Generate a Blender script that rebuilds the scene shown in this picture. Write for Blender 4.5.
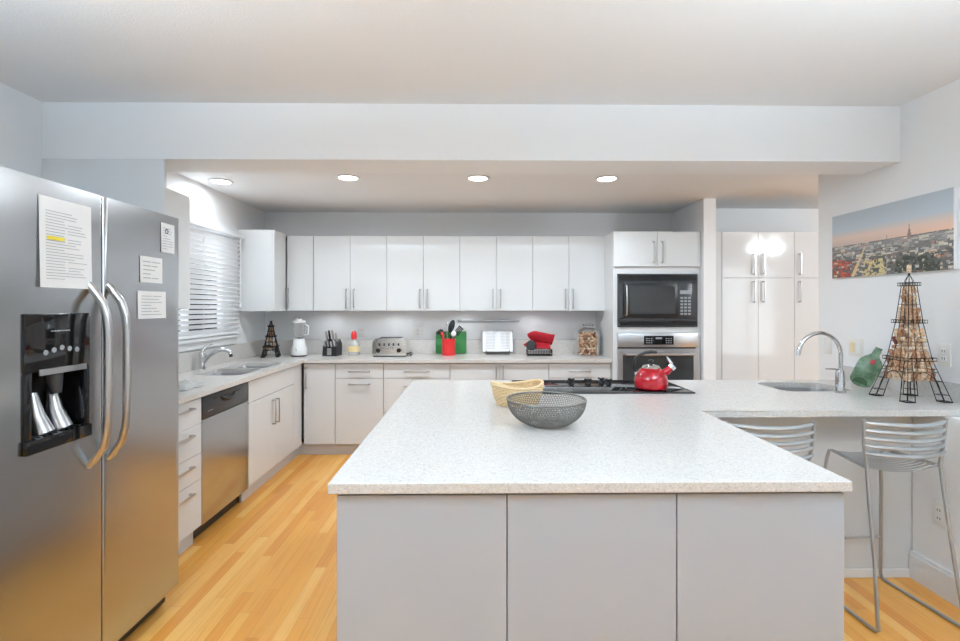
import bpy, bmesh, math, random
from mathutils import Vector, Matrix, Euler
PI = math.pi
random.seed(7)
S = bpy.context.scene
for o in list(bpy.data.objects): bpy.data.objects.remove(o)
COL = S.collection

# ------------------------------------------------------------------ camera
cd = bpy.data.cameras.new('camera'); cam = bpy.data.objects.new('camera', cd); COL.objects.link(cam)
cd.sensor_width = 36; cd.lens = 18.0; cd.shift_y = -14.5/960; cd.clip_start = .02
cam.location = (0, 0, 1.42)
cam.rotation_euler = (PI/2, 0, -math.atan(.0122))
S.camera = cam
# ------------------------------------------------------------------ view, world, lights
S.view_settings.view_transform = 'Standard'; S.view_settings.look = 'None'
S.view_settings.exposure = -0.10; S.view_settings.gamma = 1.0
S.view_settings.use_curve_mapping = False
W = bpy.data.worlds.new('world'); S.world = W; W.use_nodes = True
bg = W.node_tree.nodes['Background']; bg.inputs[0].default_value = (.80, .90, 1, 1); bg.inputs[1].default_value = .8

def area(name, loc, rot, sx, sy, power, col=(1, 1, 1), shape='RECTANGLE', spread=PI):
    l = bpy.data.lights.new(name, 'AREA'); l.shape = shape; l.size = sx; l.size_y = sy
    l.energy = power; l.color = col; l.spread = spread
    o = bpy.data.objects.new(name, l); COL.objects.link(o); o.location = loc; o.rotation_euler = rot
    return o
# daylight just outside each window's glass; the unseen rear source is added
area('daylight_rear', (-.1, -3.62, 1.35), (PI/2, 0, 0), 4.2, 2.1, 8, (.80, .91, 1))
area('daylight_sink', (-2.50, 3.85, 1.65), (0, -PI/2, 0), .9, 1.15, 15, (.88, .94, 1))
area('daylight_side', (5.2, -.14, 1.35), (PI/2, 0, 0), 1.1, 1.7, 24, (.88, .94, 1))
FILL_PENDANT = 118
CANS = [(-2.03, 3.87), (-.98, 3.75), (.03, 3.75), (1.04, 3.75)]

# ------------------------------------------------------------------ materials
def srgb(r, g, b):
    f = lambda c: (c/255/12.92) if c/255 <= .04045 else ((c/255+.055)/1.055)**2.4
    return (f(r), f(g), f(b), 1)
def mat(name, col, rough=.5, metal=0, **k):
    m = bpy.data.materials.new(name); m.use_nodes = True
    b = m.node_tree.nodes['Principled BSDF']
    b.inputs['Base Color'].default_value = col; b.inputs['Roughness'].default_value = rough
    b.inputs['Metallic'].default_value = metal
    for kk, v in k.items(): b.inputs[kk.replace('_', ' ')].default_value = v
    return m
def nt(m):
    t = m.node_tree; return t, t.nodes['Principled BSDF'], t.nodes, t.links
def noise(m, scale, detail=2, vec=None, scl=None):
    t, b, n, l = nt(m)
    x = n.new('ShaderNodeTexNoise'); x.inputs['Scale'].default_value = scale; x.inputs['Detail'].default_value = detail
    tc = n.new('ShaderNodeTexCoord'); mp = n.new('ShaderNodeMapping')
    if scl: mp.inputs['Scale'].default_value = scl
    l.new(tc.outputs['Object'], mp.inputs[0]); l.new(mp.outputs[0], x.inputs['Vector'])
    return x
def ramp(m, src, stops):
    t, b, n, l = nt(m); r = n.new('ShaderNodeValToRGB'); l.new(src, r.inputs[0])
    while len(r.color_ramp.elements) < len(stops): r.color_ramp.elements.new(.5)
    for e, (p, c) in zip(r.color_ramp.elements, stops): e.position = p; e.color = c
    return r
def bump(m, src, strength, dist=.001):
    t, b, n, l = nt(m); x = n.new('ShaderNodeBump'); x.inputs['Strength'].default_value = strength
    x.inputs['Distance'].default_value = dist; l.new(src, x.inputs['Height']); l.new(x.outputs[0], b.inputs['Normal'])

M = {}
M['wall'] = mat('wall_paint', srgb(240, 241, 242), .55)
bump(M['wall'], noise(M['wall'], 180, 2).outputs[0], .05)
M['ceiling'] = mat('ceiling_paint', srgb(237, 238, 239), .7)
bump(M['ceiling'], noise(M['ceiling'], 120, 4).outputs[0], .35, .004)
M['trim'] = mat('trim_paint', srgb(236, 237, 238), .3)
M['gloss'] = mat('white_lacquer', srgb(218, 220, 221), .09, Coat_Weight=.3, Coat_Roughness=.03)
M['gloss_island'] = mat('pale_grey_lacquer', srgb(170, 176, 184), .12, Coat_Weight=.3, Coat_Roughness=.04)  # white lacquer again, with the island's shade put into its colour
M['carcass'] = mat('cabinet_body', srgb(205, 206, 207), .45)
M['toe'] = mat('plinth_grey', srgb(206, 204, 204), .4)
m = M['quartz'] = mat('speckled_quartz', srgb(232, 231, 229), .22)
t, b, n, l = nt(m)
v = n.new('ShaderNodeTexVoronoi'); v.inputs['Scale'].default_value = 240
tc = n.new('ShaderNodeTexCoord'); l.new(tc.outputs['Object'], v.inputs['Vector'])
sp = n.new('ShaderNodeSeparateColor'); l.new(v.outputs['Color'], sp.inputs[0])
r = ramp(m, sp.outputs[0], [(0, srgb(186, 182, 178)), (.12, srgb(199, 195, 191)), (.26, srgb(207, 203, 198)), (.9, srgb(212, 208, 203)), (1, srgb(224, 221, 217))])
nz = noise(m, 60, 3); mx = n.new('ShaderNodeMix'); mx.data_type = 'RGBA'; mx.blend_type = 'MULTIPLY'; mx.inputs[0].default_value = .5
r2 = ramp(m, nz.outputs[0], [(.35, (.94, .94, .94, 1)), (.6, (1, 1, 1, 1))])
l.new(r.outputs[0], mx.inputs[6]); l.new(r2.outputs[0], mx.inputs[7]); l.new(mx.outputs[2], b.inputs['Base Color'])
# floor : narrow oak strips running into the room
m = M['floor'] = mat('oak_strips', srgb(222, 170, 100), .24)
t, b, n, l = nt(m)
tc = n.new('ShaderNodeTexCoord'); sx = n.new('ShaderNodeSeparateXYZ'); l.new(tc.outputs['Object'], sx.inputs[0])
def mth(op, a, b_=None, c_=None):
    x = n.new('ShaderNodeMath'); x.operation = op
    for k, q in enumerate((a, b_, c_)):
        if q is None: continue
        if isinstance(q, (int, float)): x.inputs[k].default_value = q
        else: l.new(q, x.inputs[k])
    return x.outputs[0]
xs = mth('DIVIDE', sx.outputs[0], .0575); row = mth('FLOOR', xs)
w1 = n.new('ShaderNodeTexWhiteNoise'); w1.noise_dimensions = '1D'; l.new(row, w1.inputs['W'])
ys = mth('ADD', mth('DIVIDE', sx.outputs[1], .95), mth('MULTIPLY', w1.outputs['Value'], 7.3)); seg_ = mth('FLOOR', ys)
cb = n.new('ShaderNodeCombineXYZ'); l.new(row, cb.inputs[0]); l.new(seg_, cb.inputs[1])
w2 = n.new('ShaderNodeTexWhiteNoise'); w2.noise_dimensions = '2D'; l.new(cb.outputs[0], w2.inputs['Vector'])
gx = mth('LESS_THAN', mth('FRACT', xs), .022); gy = mth('LESS_THAN', mth('FRACT', ys), .0018); gap = mth('MAXIMUM', gx, gy)
rp = ramp(m, w2.outputs['Value'], [(0, srgb(215, 142, 62)), (.3, srgb(227, 159, 73)), (.7, srgb(233, 169, 83)), (1, srgb(241, 186, 104))])
gr = noise(m, 1, 6, scl=(75, 3.0, 1)); rg = ramp(m, gr.outputs[0], [(.3, (.84, .76, .66, 1)), (.5, (.98, .97, .96, 1)), (.8, (1.0, .99, .97, 1))])
mx = n.new('ShaderNodeMix'); mx.data_type = 'RGBA'; mx.blend_type = 'MULTIPLY'; mx.inputs[0].default_value = .75
l.new(rp.outputs[0], mx.inputs[6]); l.new(rg.outputs[0], mx.inputs[7])
m2 = n.new('ShaderNodeMix'); m2.data_type = 'RGBA'; l.new(mth('MULTIPLY', gap, .75), m2.inputs[0]); l.new(mx.outputs[2], m2.inputs[6]); m2.inputs[7].default_value = srgb(176, 122, 68)
l.new(m2.outputs[2], b.inputs['Base Color'])
m = M['steel'] = mat('brushed_steel', srgb(188, 190, 192), .22, 1)
x = noise(m, 1, 3, scl=(3, 3, 420)); r = ramp(m, x.outputs[0], [(.3, (.21,)*3+(1,)), (.7, (.245,)*3+(1,))]); nt(m)[3].new(r.outputs[0], nt(m)[1].inputs['Roughness'])
m = M['steel_h'] = mat('brushed_steel_oven', srgb(200, 201, 203), .28, 1)
M['toaster_steel'] = mat('polished_toaster_steel', srgb(232, 230, 224), .16, 1)
M['chrome'] = mat('chrome', srgb(215, 217, 219), .08, 1)
M['nickel'] = mat('satin_nickel', srgb(190, 190, 190), .28, 1)
M['silver_paint'] = mat('silver_wire', srgb(176, 178, 180), .35, .6)
M['black_glass'] = mat('black_glass', srgb(18, 18, 20), .05)
M['dark_glass'] = mat('oven_glass', srgb(58, 60, 62), .08)
M['black'] = mat('black_plastic', srgb(24, 24, 26), .35)
M['charcoal'] = mat('charcoal_plastic', srgb(66, 67, 70), .3, .3)
M['iron'] = mat('black_wire', srgb(32, 30, 30), .45, .5)
M['meshsteel'] = mat('grey_mesh_wire', srgb(120, 118, 114), .4, .8)
M['red'] = mat('red_enamel', srgb(178, 8, 30), .12, 0, Coat_Weight=.6)
M['red_plastic'] = mat('red_plastic', srgb(228, 50, 52), .3)
M['mitt'] = mat('red_quilted_cloth', srgb(176, 20, 38), .8)
bump(M['mitt'], noise(M['mitt'], 90, 2).outputs[0], .6, .004)
M['green_board'] = mat('green_board', srgb(50, 130, 62), .45)
M['white_plastic'] = mat('white_plastic', srgb(238, 238, 238), .3)
M['plate'] = mat('ivory_plate', srgb(234, 232, 227), .35)
M['paper'] = mat('paper', srgb(240, 240, 240), .7)
M['ink'] = mat('grey_print', srgb(176, 178, 182), .8)
M['darkink'] = mat('dark_print', srgb(90, 90, 95), .8)
M['yellow'] = mat('yellow_highlight', srgb(232, 214, 70), .7)
M['cloth'] = mat('white_cotton', srgb(236, 236, 234), .9)
M['slat'] = mat('blind_slat', srgb(236, 237, 238), .4)
M['dark_frame'] = mat('window_frame_dark', srgb(52, 50, 50), .5)
M['glass'] = mat('clear_glass', (1, 1, 1, 1), .02, 0, Transmission_Weight=1.0, IOR=1.45)
M['clear_plastic'] = mat('clear_plastic', srgb(240, 242, 240), .25, Transmission_Weight=.55)
m = M['thin_glass'] = mat('pane_glass', (1, 1, 1, 1), .02)
t, b, n, l = nt(m); g = n.new('ShaderNodeBsdfGlossy'); g.inputs['Roughness'].default_value = .02; tr = n.new('ShaderNodeBsdfTransparent'); ms = n.new('ShaderNodeMixShader'); lw = n.new('ShaderNodeFresnel'); lw.inputs[0].default_value = 1.3
l.new(lw.outputs[0], ms.inputs[0]); l.new(tr.outputs[0], ms.inputs[1]); l.new(g.outputs[0], ms.inputs[2]); l.new(ms.outputs[0], n['Material Output'].inputs[0])
m = M['green_glass'] = mat('green_bottle_glass', srgb(96, 150, 104), .12, Transmission_Weight=.35)
x = noise(m, 22, 3); r = ramp(m, x.outputs[0], [(.35, srgb(78, 118, 86)), (.65, srgb(146, 176, 146))]); nt(m)[3].new(r.outputs[0], nt(m)[1].inputs['Base Color'])
m = M['green_deep'] = mat('deep_green_glass', srgb(28, 74, 42), .12)
m = M['wicker'] = mat('pale_wicker', srgb(232, 204, 160), .6)
for i, c in enumerate([(214, 172, 136), (198, 152, 116), (230, 202, 172), (166, 118, 90)]):
    m = M['cork%d' % i] = mat('cork_%d' % i, srgb(*c), .8)
    x = noise(m, 160, 3); r = ramp(m, x.outputs[0], [(.38, srgb(*[int(q*.68) for q in c])), (.5, srgb(*c))]); nt(m)[3].new(r.outputs[0], nt(m)[1].inputs['Base Color'])
M['cork4'] = mat('cork_wine_stained', srgb(120, 62, 58), .8)
M['amber'] = mat('pale_amber_label', srgb(238, 214, 160), .5)
M['emit'] = mat('lamp_glow', (1, 1, 1, 1), .5, Emission_Color=(1, .97, .92, 1), Emission_Strength=9)
M['bulb'] = mat('bulb_glow', (1, 1, 1, 1), .5, Emission_Color=(1, .96, .9, 1), Emission_Strength=8)
M['digits'] = mat('display_marks', srgb(150, 155, 160), .5)

# ------------------------------------------------------------------ mesh helpers
def B(): return bmesh.new()
def bx(bm, x0, x1, y0, y1, z0, z1, bev=0, seg=2):
    t = bmesh.new()
    bmesh.ops.create_cube(t, size=1)
    for v in t.verts: v.co = Vector(((x0+x1)/2+v.co.x*(x1-x0), (y0+y1)/2+v.co.y*(y1-y0), (z0+z1)/2+v.co.z*(z1-z0)))
    if bev: bmesh.ops.bevel(t, geom=list(t.edges), offset=bev, segments=seg, affect='EDGES', profile=.5)
    merge(bm, t); return bm
def merge(bm, t, mtx=None):
    if mtx is not None: bmesh.ops.transform(t, matrix=mtx, verts=t.verts)
    me = bpy.data.meshes.new('tmp'); t.to_mesh(me); t.free(); bm.from_mesh(me); bpy.data.meshes.remove(me)
def frame_of(d):
    d = d.normalized(); a = Vector((0, 0, 1)) if abs(d.z) < .9 else Vector((1, 0, 0))
    u = d.cross(a).normalized(); return u, d.cross(u).normalized()
def tube(bm, pts, r, seg=8, closed=False, caps=True):
    pts = [Vector(p) for p in pts]; n = len(pts); rings = []
    u = None
    for i, p in enumerate(pts):
        if closed: d = pts[(i+1) % n]-pts[i-1]
        else: d = pts[min(i+1, n-1)]-pts[max(i-1, 0)]
        d.normalize()
        if u is None: u, w = frame_of(d)
        else:
            u = (u-d*u.dot(d)); 
            if u.length < 1e-5: u, w = frame_of(d)
            u.normalize(); w = d.cross(u)
        rr = r[i] if isinstance(r, (list, tuple)) else r
        rings.append([bm.verts.new(p+(u*math.cos(2*PI*k/seg)+w*math.sin(2*PI*k/seg))*rr) for k in range(seg)])
    for i in range(n if closed else n-1):
        a, b_ = rings[i], rings[(i+1) % n]
        for k in range(seg):
            bm.faces.new((a[k], a[(k+1) % seg], b_[(k+1) % seg], b_[k]))
    if not closed and caps:
        bm.faces.new(rings[0][::-1]); bm.faces.new(rings[-1])
    return bm
def lathe(bm, prof, c=(0, 0, 0), seg=32, sx=1, sy=1, cap=True):
    c = Vector(c); rings = []
    for r, z in prof:
        if r < 1e-6: rings.append([bm.verts.new(c+Vector((0, 0, z)))])
        else: rings.append([bm.verts.new(c+Vector((r*sx*math.cos(2*PI*k/seg), r*sy*math.sin(2*PI*k/seg), z))) for k in range(seg)])
    for a, b_ in zip(rings, rings[1:]):
        for k in range(seg):
            k2 = (k+1) % seg
            if len(a) == 1 and len(b_) == 1: continue
            if len(a) == 1: bm.faces.new((a[0], b_[k2], b_[k]))
            elif len(b_) == 1: bm.faces.new((a[k], a[k2], b_[0]))
            else: bm.faces.new((a[k], a[k2], b_[k2], b_[k]))
    return bm
def arc(c, r, a0, a1, n, ax='xz'):
    out = []
    for i in range(n+1):
        a = math.radians(a0+(a1-a0)*i/n); p = [c[0], c[1], c[2]]
        i0, i1 = 'xyz'.index(ax[0]), 'xyz'.index(ax[1]); p[i0] += r*math.cos(a); p[i1] += r*math.sin(a); out.append(tuple(p))
    return out
def rrect(x0, x1, y0, y1, r, n=5):
    pts = []
    for cx, cy, a in ((x1-r, y1-r, 0), (x0+r, y1-r, 90), (x0+r, y0+r, 180), (x1-r, y0+r, 270)):
        for i in range(n+1):
            t_ = math.radians(a+90*i/n); pts.append((cx+r*math.cos(t_), cy+r*math.sin(t_)))
    return pts
def prism(bm, poly, z0, z1):
    lo = [bm.verts.new((x, y, z0)) for x, y in poly]; hi = [bm.verts.new((x, y, z1)) for x, y in poly]
    n = len(poly)
    bm.faces.new(lo[::-1]); bm.faces.new(hi)
    for i in range(n): bm.faces.new((lo[i], lo[(i+1) % n], hi[(i+1) % n], hi[i]))
    return bm
def finish(bm, smooth):
    bmesh.ops.recalc_face_normals(bm, faces=bm.faces)
    if smooth:
        for f in bm.faces: f.smooth = True
        for e in bm.edges:
            if len(e.link_faces) == 2 and e.calc_face_angle(0) > math.radians(38): e.smooth = False
def origin_of(p):
    o = Vector((0, 0, 0))
    while p is not None: o += p.location; p = p.parent
    return o
def obj(name, bm, mt, parent=None, smooth=True, local=False):
    finish(bm, smooth)
    me = bpy.data.meshes.new(name)
    if parent is None and not local:
        xs = [v.co.x for v in bm.verts]; ys = [v.co.y for v in bm.verts]; zs = [v.co.z for v in bm.verts]
        base = Vector(((min(xs)+max(xs))/2, (min(ys)+max(ys))/2, min(zs)))
    elif local: base = Vector((0, 0, 0))
    else: base = origin_of(parent)
    bmesh.ops.translate(bm, vec=-base, verts=bm.verts)
    bm.to_mesh(me); bm.free()
    o = bpy.data.objects.new(name, me); COL.objects.link(o)
    me.materials.append(M[mt] if isinstance(mt, str) else mt)
    if parent is None: o.location = base if not local else (0, 0, 0)
    else: o.parent = parent
    return o
def carve(o, cutbm):
    """cut a shape out of a finished mesh"""
    finish(cutbm, False)
    loc = origin_of(o)
    bmesh.ops.translate(cutbm, vec=-loc, verts=cutbm.verts)
    me = bpy.data.meshes.new('cutter'); cutbm.to_mesh(me); cutbm.free()
    c = bpy.data.objects.new('cutter', me); COL.objects.link(c); c.location = loc
    md = o.modifiers.new('b', 'BOOLEAN'); md.operation = 'DIFFERENCE'; md.object = c; md.solver = 'EXACT'
    bpy.context.view_layer.update()
    dg = bpy.context.evaluated_depsgraph_get()
    new = bpy.data.meshes.new_from_object(o.evaluated_get(dg)); o.modifiers.clear(); o.data = new
    bpy.data.objects.remove(c); bpy.data.meshes.remove(me)
def tag(o, label, cat, group=None, kind=None):
    if label: o['label'] = label
    if cat: o['category'] = cat
    if group: o['group'] = group
    if kind: o['kind'] = kind
    return o
def thing(name, label, cat, loc, rz=0, group=None):
    o = bpy.data.objects.new(name, None); COL.objects.link(o); o.location = loc; o.rotation_euler = (0, 0, rz)
    o.empty_display_size = .05
    return tag(o, label, cat, group)
def part(name, bm, mt, parent, label=None, smooth=True):
    """part in its thing's own local frame"""
    o = obj(name, bm, mt, parent, smooth, local=True)
    if label: o['label'] = label
    return o
def struct(name, bm, mt, smooth=False):
    o = obj(name, bm, mt, None, smooth); o['kind'] = 'structure'; return o
def copy_tree(o, parent=None):
    c = o.copy(); COL.objects.link(c); c.parent = parent
    for ch in [q for q in o.children]: copy_tree(ch, c)
    return c

# ------------------------------------------------------------------ room shell
CZ, FZ = 2.42, 2.61          # kitchen ceiling, front room ceiling
struct('floor', bx(B(), -2.6, 6.4, -3.6, 5.3, -.06, 0), 'floor')
bm = B(); bx(bm, -2.35, 2.25, 3.11, 5.26, CZ, CZ+.06); ceiling_k = struct('ceiling', bm, 'ceiling')
struct('ceiling_front', bx(B(), -2.64, 2.66, -3.6, 2.83, FZ, FZ+.06), 'ceiling')
bm = B(); bx(bm, 2.25, 6.4, 3.11, 5.26, 2.47, 2.53); bx(bm, 2.66, 6.4, -.1, 3.11, 2.47, 2.53); struct('ceiling_side', bm, 'ceiling')
struct('trim_1', bx(B(), -2.52, 2.54, 2.83, 3.11, 2.28, FZ+.06), 'wall')                       # dropped beam
struct('wall_left', bx(B(), -2.64, -2.52, -3.6, 2.83, 0, FZ), 'wall')
bm = B()                                                                                         # kitchen left wall with window opening
bx(bm, -2.35, -2.23, 2.85, 3.28, 0, CZ); bx(bm, -2.35, -2.23, 4.42, 5.14, 0, CZ)
bx(bm, -2.35, -2.23, 3.28, 4.42, 0, 1.16); bx(bm, -2.35, -2.23, 3.28, 4.42, 2.08, CZ)
struct('wall_left_kitchen', bm, 'wall')
struct('wall_left_infill', bx(B(), -2.52, -2.23, 2.345, 2.83, 0, .90), 'wall')
struct('wall_back', bx(B(), -2.35, 6.4, 5.14, 5.26, 0, 2.5), 'wall')
struct('wall_right', bx(B(), 2.54, 2.66, -3.6, 3.51, 0, FZ), 'wall')
bm = B(); bx(bm, 2.294, 2.54, -3.5, 2.485, 0, .883); struct('wall_right_lower', bm, 'wall')
struct('wall_right_return', bx(B(), 2.135, 2.25, 4.44, 5.14, 0, CZ), 'wall')                     # white end post
struct('wall_far_right', bx(B(), 6.2, 6.32, -.1, 5.14, 0, 2.5), 'wall')
bm = B(); bx(bm, 2.66, 4.6, -.1, 0, 0, 2.5); bx(bm, 5.8, 6.2, -.1, 0, 0, 2.5); bx(bm, 4.6, 5.8, -.1, 0, 0, .4); bx(bm, 4.6, 5.8, -.1, 0, 2.2, 2.5)
struct('wall_side_near', bm, 'wall')
bm = B(); bx(bm, -2.52, -2.3, -3.55, -3.45, 0, FZ); bx(bm, 2.1, 2.54, -3.55, -3.45, 0, FZ); bx(bm, -2.3, 2.1, -3.55, -3.45, 2.4, FZ); bx(bm, -2.3, 2.1, -3.55, -3.45, 0, .2)
struct('wall_near', bm, 'wall')
# baseboards
bm = B(); bx(bm, 2.276, 2.294, -3.45, 2.485, 0, .125); bx(bm, 2.282, 2.294, -3.45, 2.485, .125, .142); struct('baseboard_right', bm, 'trim')
bm = B(); bx(bm, -2.52, -2.50, -3.45, 1.3, 0, .14); struct('baseboard_left', bm, 'trim')
# windows out of frame; the rear one is assumed, to bring in light
def big_window(name, x0, x1, y, z0, z1, n):
    w = thing(name, None, None, ((x0+x1)/2, y, z0)); w['kind'] = 'structure'
    bm = B(); t_ = .05
    bx(bm, x0, x1, y-.03, y+.03, z0, z0+t_); bx(bm, x0, x1, y-.03, y+.03, z1-t_, z1)
    for i in range(n+1):
        xx = x0+(x1-x0-t_)*i/n; bx(bm, xx, xx+t_, y-.03, y+.03, z0+t_, z1-t_)
    obj('window_frame', bm, 'trim', w, False)
    obj('window_pane', bx(B(), x0+.02, x1-.02, y-.003, y+.003, z0+.02, z1-.02), 'thin_glass', w, False)
big_window('window_2', -2.3, 2.1, -3.5, .2, 2.4, 4)
big_window('window_3', 4.6, 5.8, -.05, .4, 2.2, 2)

# ------------------------------------------------------------------ window over the sink
w = thing('window_1', None, None, (-2.25, 3.85, 1.16)); w['kind'] = 'structure'
bm = B()
bx(bm, -2.34, -2.29, 3.28, 4.42, 1.16, 1.21); bx(bm, -2.34, -2.29, 3.28, 4.42, 2.03, 2.08)
for y in (3.28, 3.83, 4.37): bx(bm, -2.34, -2.29, y, y+.05, 1.21, 2.03)
obj('window_frame', bm, 'trim', w, False)
bm = B()
for y in (3.74, 4.28): bx(bm, -2.33, -2.30, y-.035, y+.035, 1.21, 2.03)  # dark bars added behind the slats where the gaps look dark
obj('sash_bar', bm, 'dark_frame', w, False)['label'] = 'dark sash bar'
obj('window_pane', bx(B(), -2.318, -2.312, 3.30, 4.40, 1.18, 2.06), 'thin_glass', w, False)
bm = B(); bx(bm, -2.23, -2.205, 3.19, 3.28, 1.16, 2.08); bx(bm, -2.23, -2.205, 4.42, 4.50, 1.16, 2.08); bx(bm, -2.23, -2.20, 3.19, 4.50, 2.08, 2.125)
obj('window_casing', bm, 'trim', w, False)
bm = B(); bx(bm, -2.30, -2.17, 3.17, 4.50, 1.135, 1.16, .004); bx(bm, -2.23, -2.205, 3.19, 4.49, 1.075, 1.135, .003)
obj('window_sill', bm, 'trim', w, False)
bl = thing('venetian_blind', 'white slatted venetian blind lowered over the window above the sink', 'blind', (-2.19, 3.85, 1.18))
bm = B(); bx(bm, -2.225, -2.135, 3.22, 4.475, 2.045, 2.075, .003); obj('headrail', bm, 'slat', bl, False)
bm = B()
for i in range(21):
    z = 1.215+i*.0395
    t = bmesh.new(); bmesh.ops.create_cube(t, size=1)
    for v in t.verts: v.co = Vector((v.co.x*.048, v.co.y*1.235, v.co.z*.003))
    merge(bm, t, Matrix.Translation((-2.178, 3.848, z)) @ Matrix.Rotation(math.radians(-36), 4, 'Y'))
obj('slats', bm, 'slat', bl, False)
for y in (3.35, 3.85, 4.35): obj('ladder_cord', tube(B(), [(-2.154, y, 1.19), (-2.154, y, 2.05)], .0012, 5), 'white_plastic', bl)
obj('bottom_rail', bx(B(), -2.203, -2.153, 3.23, 4.466, 1.172, 1.19, .003), 'slat', bl, False)
bm = B(); tube(bm, [(-2.128, 4.40, 2.04), (-2.128, 4.40, 1.45)], .003, 6); tube(bm, [(-2.128, 4.40, 1.45), (-2.128, 4.40, 1.41)], .008, 8)
obj('tilt_wand', bm, 'white_plastic', bl)

# ------------------------------------------------------------------ recessed lights
for i, (x, y) in enumerate(CANS):
    c = thing('recessed_light', ['recessed ceiling light nearest the left wall, above the sink window', 'recessed ceiling light, leftmost of the row of three over the kitchen',
        'recessed ceiling light, middle of the row of three over the kitchen', 'recessed ceiling light, rightmost of the row over the kitchen'][i], 'ceiling light', (x, y, CZ), 0, 'recessed kitchen ceiling lights')
    bm = B(); lathe(bm, [(.070, -.001), (.092, -.001), (.095, -.006), (.088, -.010), (.072, -.006), (.070, -.001)], seg=40); part('trim_ring', bm, 'trim', c)
    bm = B(); lathe(bm, [(0, -.0045), (.071, -.0045), (.071, -.002), (0, -.002)], seg=32); part('diffuser', bm, 'emit', c)
    a = area('can_lamp', (x, y, CZ-.012), (0, 0, 0), .13, .13, 14.5 if i else 4.5, (.84, .93, 1), 'DISK', math.radians(170)); 
for x in (-1.43, 0, 1.40):
    c = thing('recessed_light', 'recessed ceiling light above the island, out of the photo', 'ceiling light', (x, 1.45, FZ), 0, 'recessed lights above the island')
    bm = B(); lathe(bm, [(.070, -.001), (.092, -.001), (.095, -.006), (.088, -.010), (.072, -.006), (.070, -.001)], seg=24); part('trim_ring', bm, 'trim', c)
    bm = B(); lathe(bm, [(0, -.0045), (.071, -.0045), (.071, -.002), (0, -.002)], seg=24); part('diffuser', bm, 'emit', c)
    area('can_lamp', (x, 1.45, FZ-.012), (0, 0, 0), .13, .13, .6, (.88, .92, 1), 'DISK', math.radians(140))
c = thing('ceiling_lamp', 'two globe ceiling lamp of the side room, out of the photo', 'ceiling light', (4.1, 2.3, 2.47))
part('lamp_base', lathe(B(), [(0, 0), (.09, 0), (.09, -.02), (0, -.03)]), 'nickel', c)
for s in (-1, 1):
    part('bulb', lathe(B(), [(0, -.19), (.04, -.18), (.065, -.13), (.06, -.08), (.03, -.04), (0, -.035)], (s*.12, 0, 0), 20), 'bulb', c)
    part('arm', tube(B(), [(0, 0, -.015), (s*.12, 0, -.04)], .008), 'nickel', c)
    l_ = bpy.data.lights.new('globe_lamp', 'POINT'); l_.color = (.84, .93, 1); l_.energy = 48; l_.shadow_soft_size = .07
    o = bpy.data.objects.new('globe_lamp', l_); COL.objects.link(o); o.location = (4.1+s*.12, 2.3, 2.24)

for px_, lb in ((-1.35, 'bowl shaped uplight pendant nearer the refrigerator, out of the photo'), (1.35, 'bowl shaped uplight pendant nearer the picture wall, out of the photo')):  # pendants added out of view to brighten the front room off its ceiling
    c = thing('pendant_lamp', lb, 'ceiling light', (px_, .35, 1.98), 0, 'front room pendants')
    part('bowl', lathe(B(), [(0, 0), (.12, .01), (.20, .05), (.25, .12), (.244, .12), (.19, .06), (.11, .02), (0, .012)]), 'trim', c)
    for k in range(3):
        a = 2*PI*k/3; part('cord', tube(B(), [(.24*math.cos(a), .24*math.sin(a), .118), (0, 0, .42)], .003, 6), 'nickel', c)
    part('stem', tube(B(), [(0, 0, .42), (0, 0, .628)], .008, 8), 'nickel', c)
    area('pendant_uplight', (px_, .35, 2.06), (PI, 0, 0), .3, .3, FILL_PENDANT, (.71, .87, 1), 'DISK')
# ------------------------------------------------------------------ cabinets
def handle(bm, kind, x, z, L, y=0):
    """bar handle standing off the front plane y"""
    s = .030; r = .0052
    if kind == 'v': a, c_ = (x, y-s, z-L/2), (x, y-s, z+L/2)
    else: a, c_ = (x-L/2, y-s, z), (x+L/2, y-s, z)
    if kind == 'v':
        bx(bm, x-r, x+r, y-s-r, y-s+r, z-L/2, z+L/2, .0015, 1)
        for zz in (z-L/2+r, z+L/2-r): bx(bm, x-r, x+r, y-s+r, y, zz-r, zz+r)
    else:
        bx(bm, x-L/2, x+L/2, y-s-r, y-s+r, z-r, z+r, .0015, 1)
        for xx in (x-L/2+r, x+L/2-r): bx(bm, xx-r, xx+r, y-s+r, y, z-r, z+r)
    return bm
def cabinet(label, loc, rz, w, dep, z0, z1, fronts, toe=None, group=None, name='base_cabinet', gl='gloss', side=None, open_top=True):
    c = thing(name, label, 'cabinet', loc, rz, group)
    bm = B(); p = .018; f = .021
    bx(bm, 0.001, p, f, dep, z0, z1); bx(bm, w-p, w-.001, f, dep, z0, z1)
    bx(bm, p, w-p, f, dep, z0, z0+p); bx(bm, p, w-p, dep-p, dep, z0+p, z1)
    if open_top: bx(bm, p, w-p, f, f+.022, z1-p, z1); 
    else: bx(bm, p, w-p, f, dep, z1-p, z1)
    part('body', bm, 'carcass' if side is None else side, c, smooth=False)
    for fr in fronts:
        nm, x0, x1, a, b_ = fr[:5]
        d = part(nm, bx(B(), x0+.0015, x1-.0015, 0, .0195, a+.0015, b_-.0015, .0012, 1), gl, c, smooth=False)
        if len(fr) > 5 and fr[5]:
            part('handle', handle(B(), *fr[5]), 'nickel', d)
    if toe: part('plinth', bx(B(), .0, w, toe, toe+.016, 0, z0), 'toe', c, smooth=False)
    return c
YB = 4.56; YU = 4.80; ZD = .875; ZC = .884
BD = .575
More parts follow.
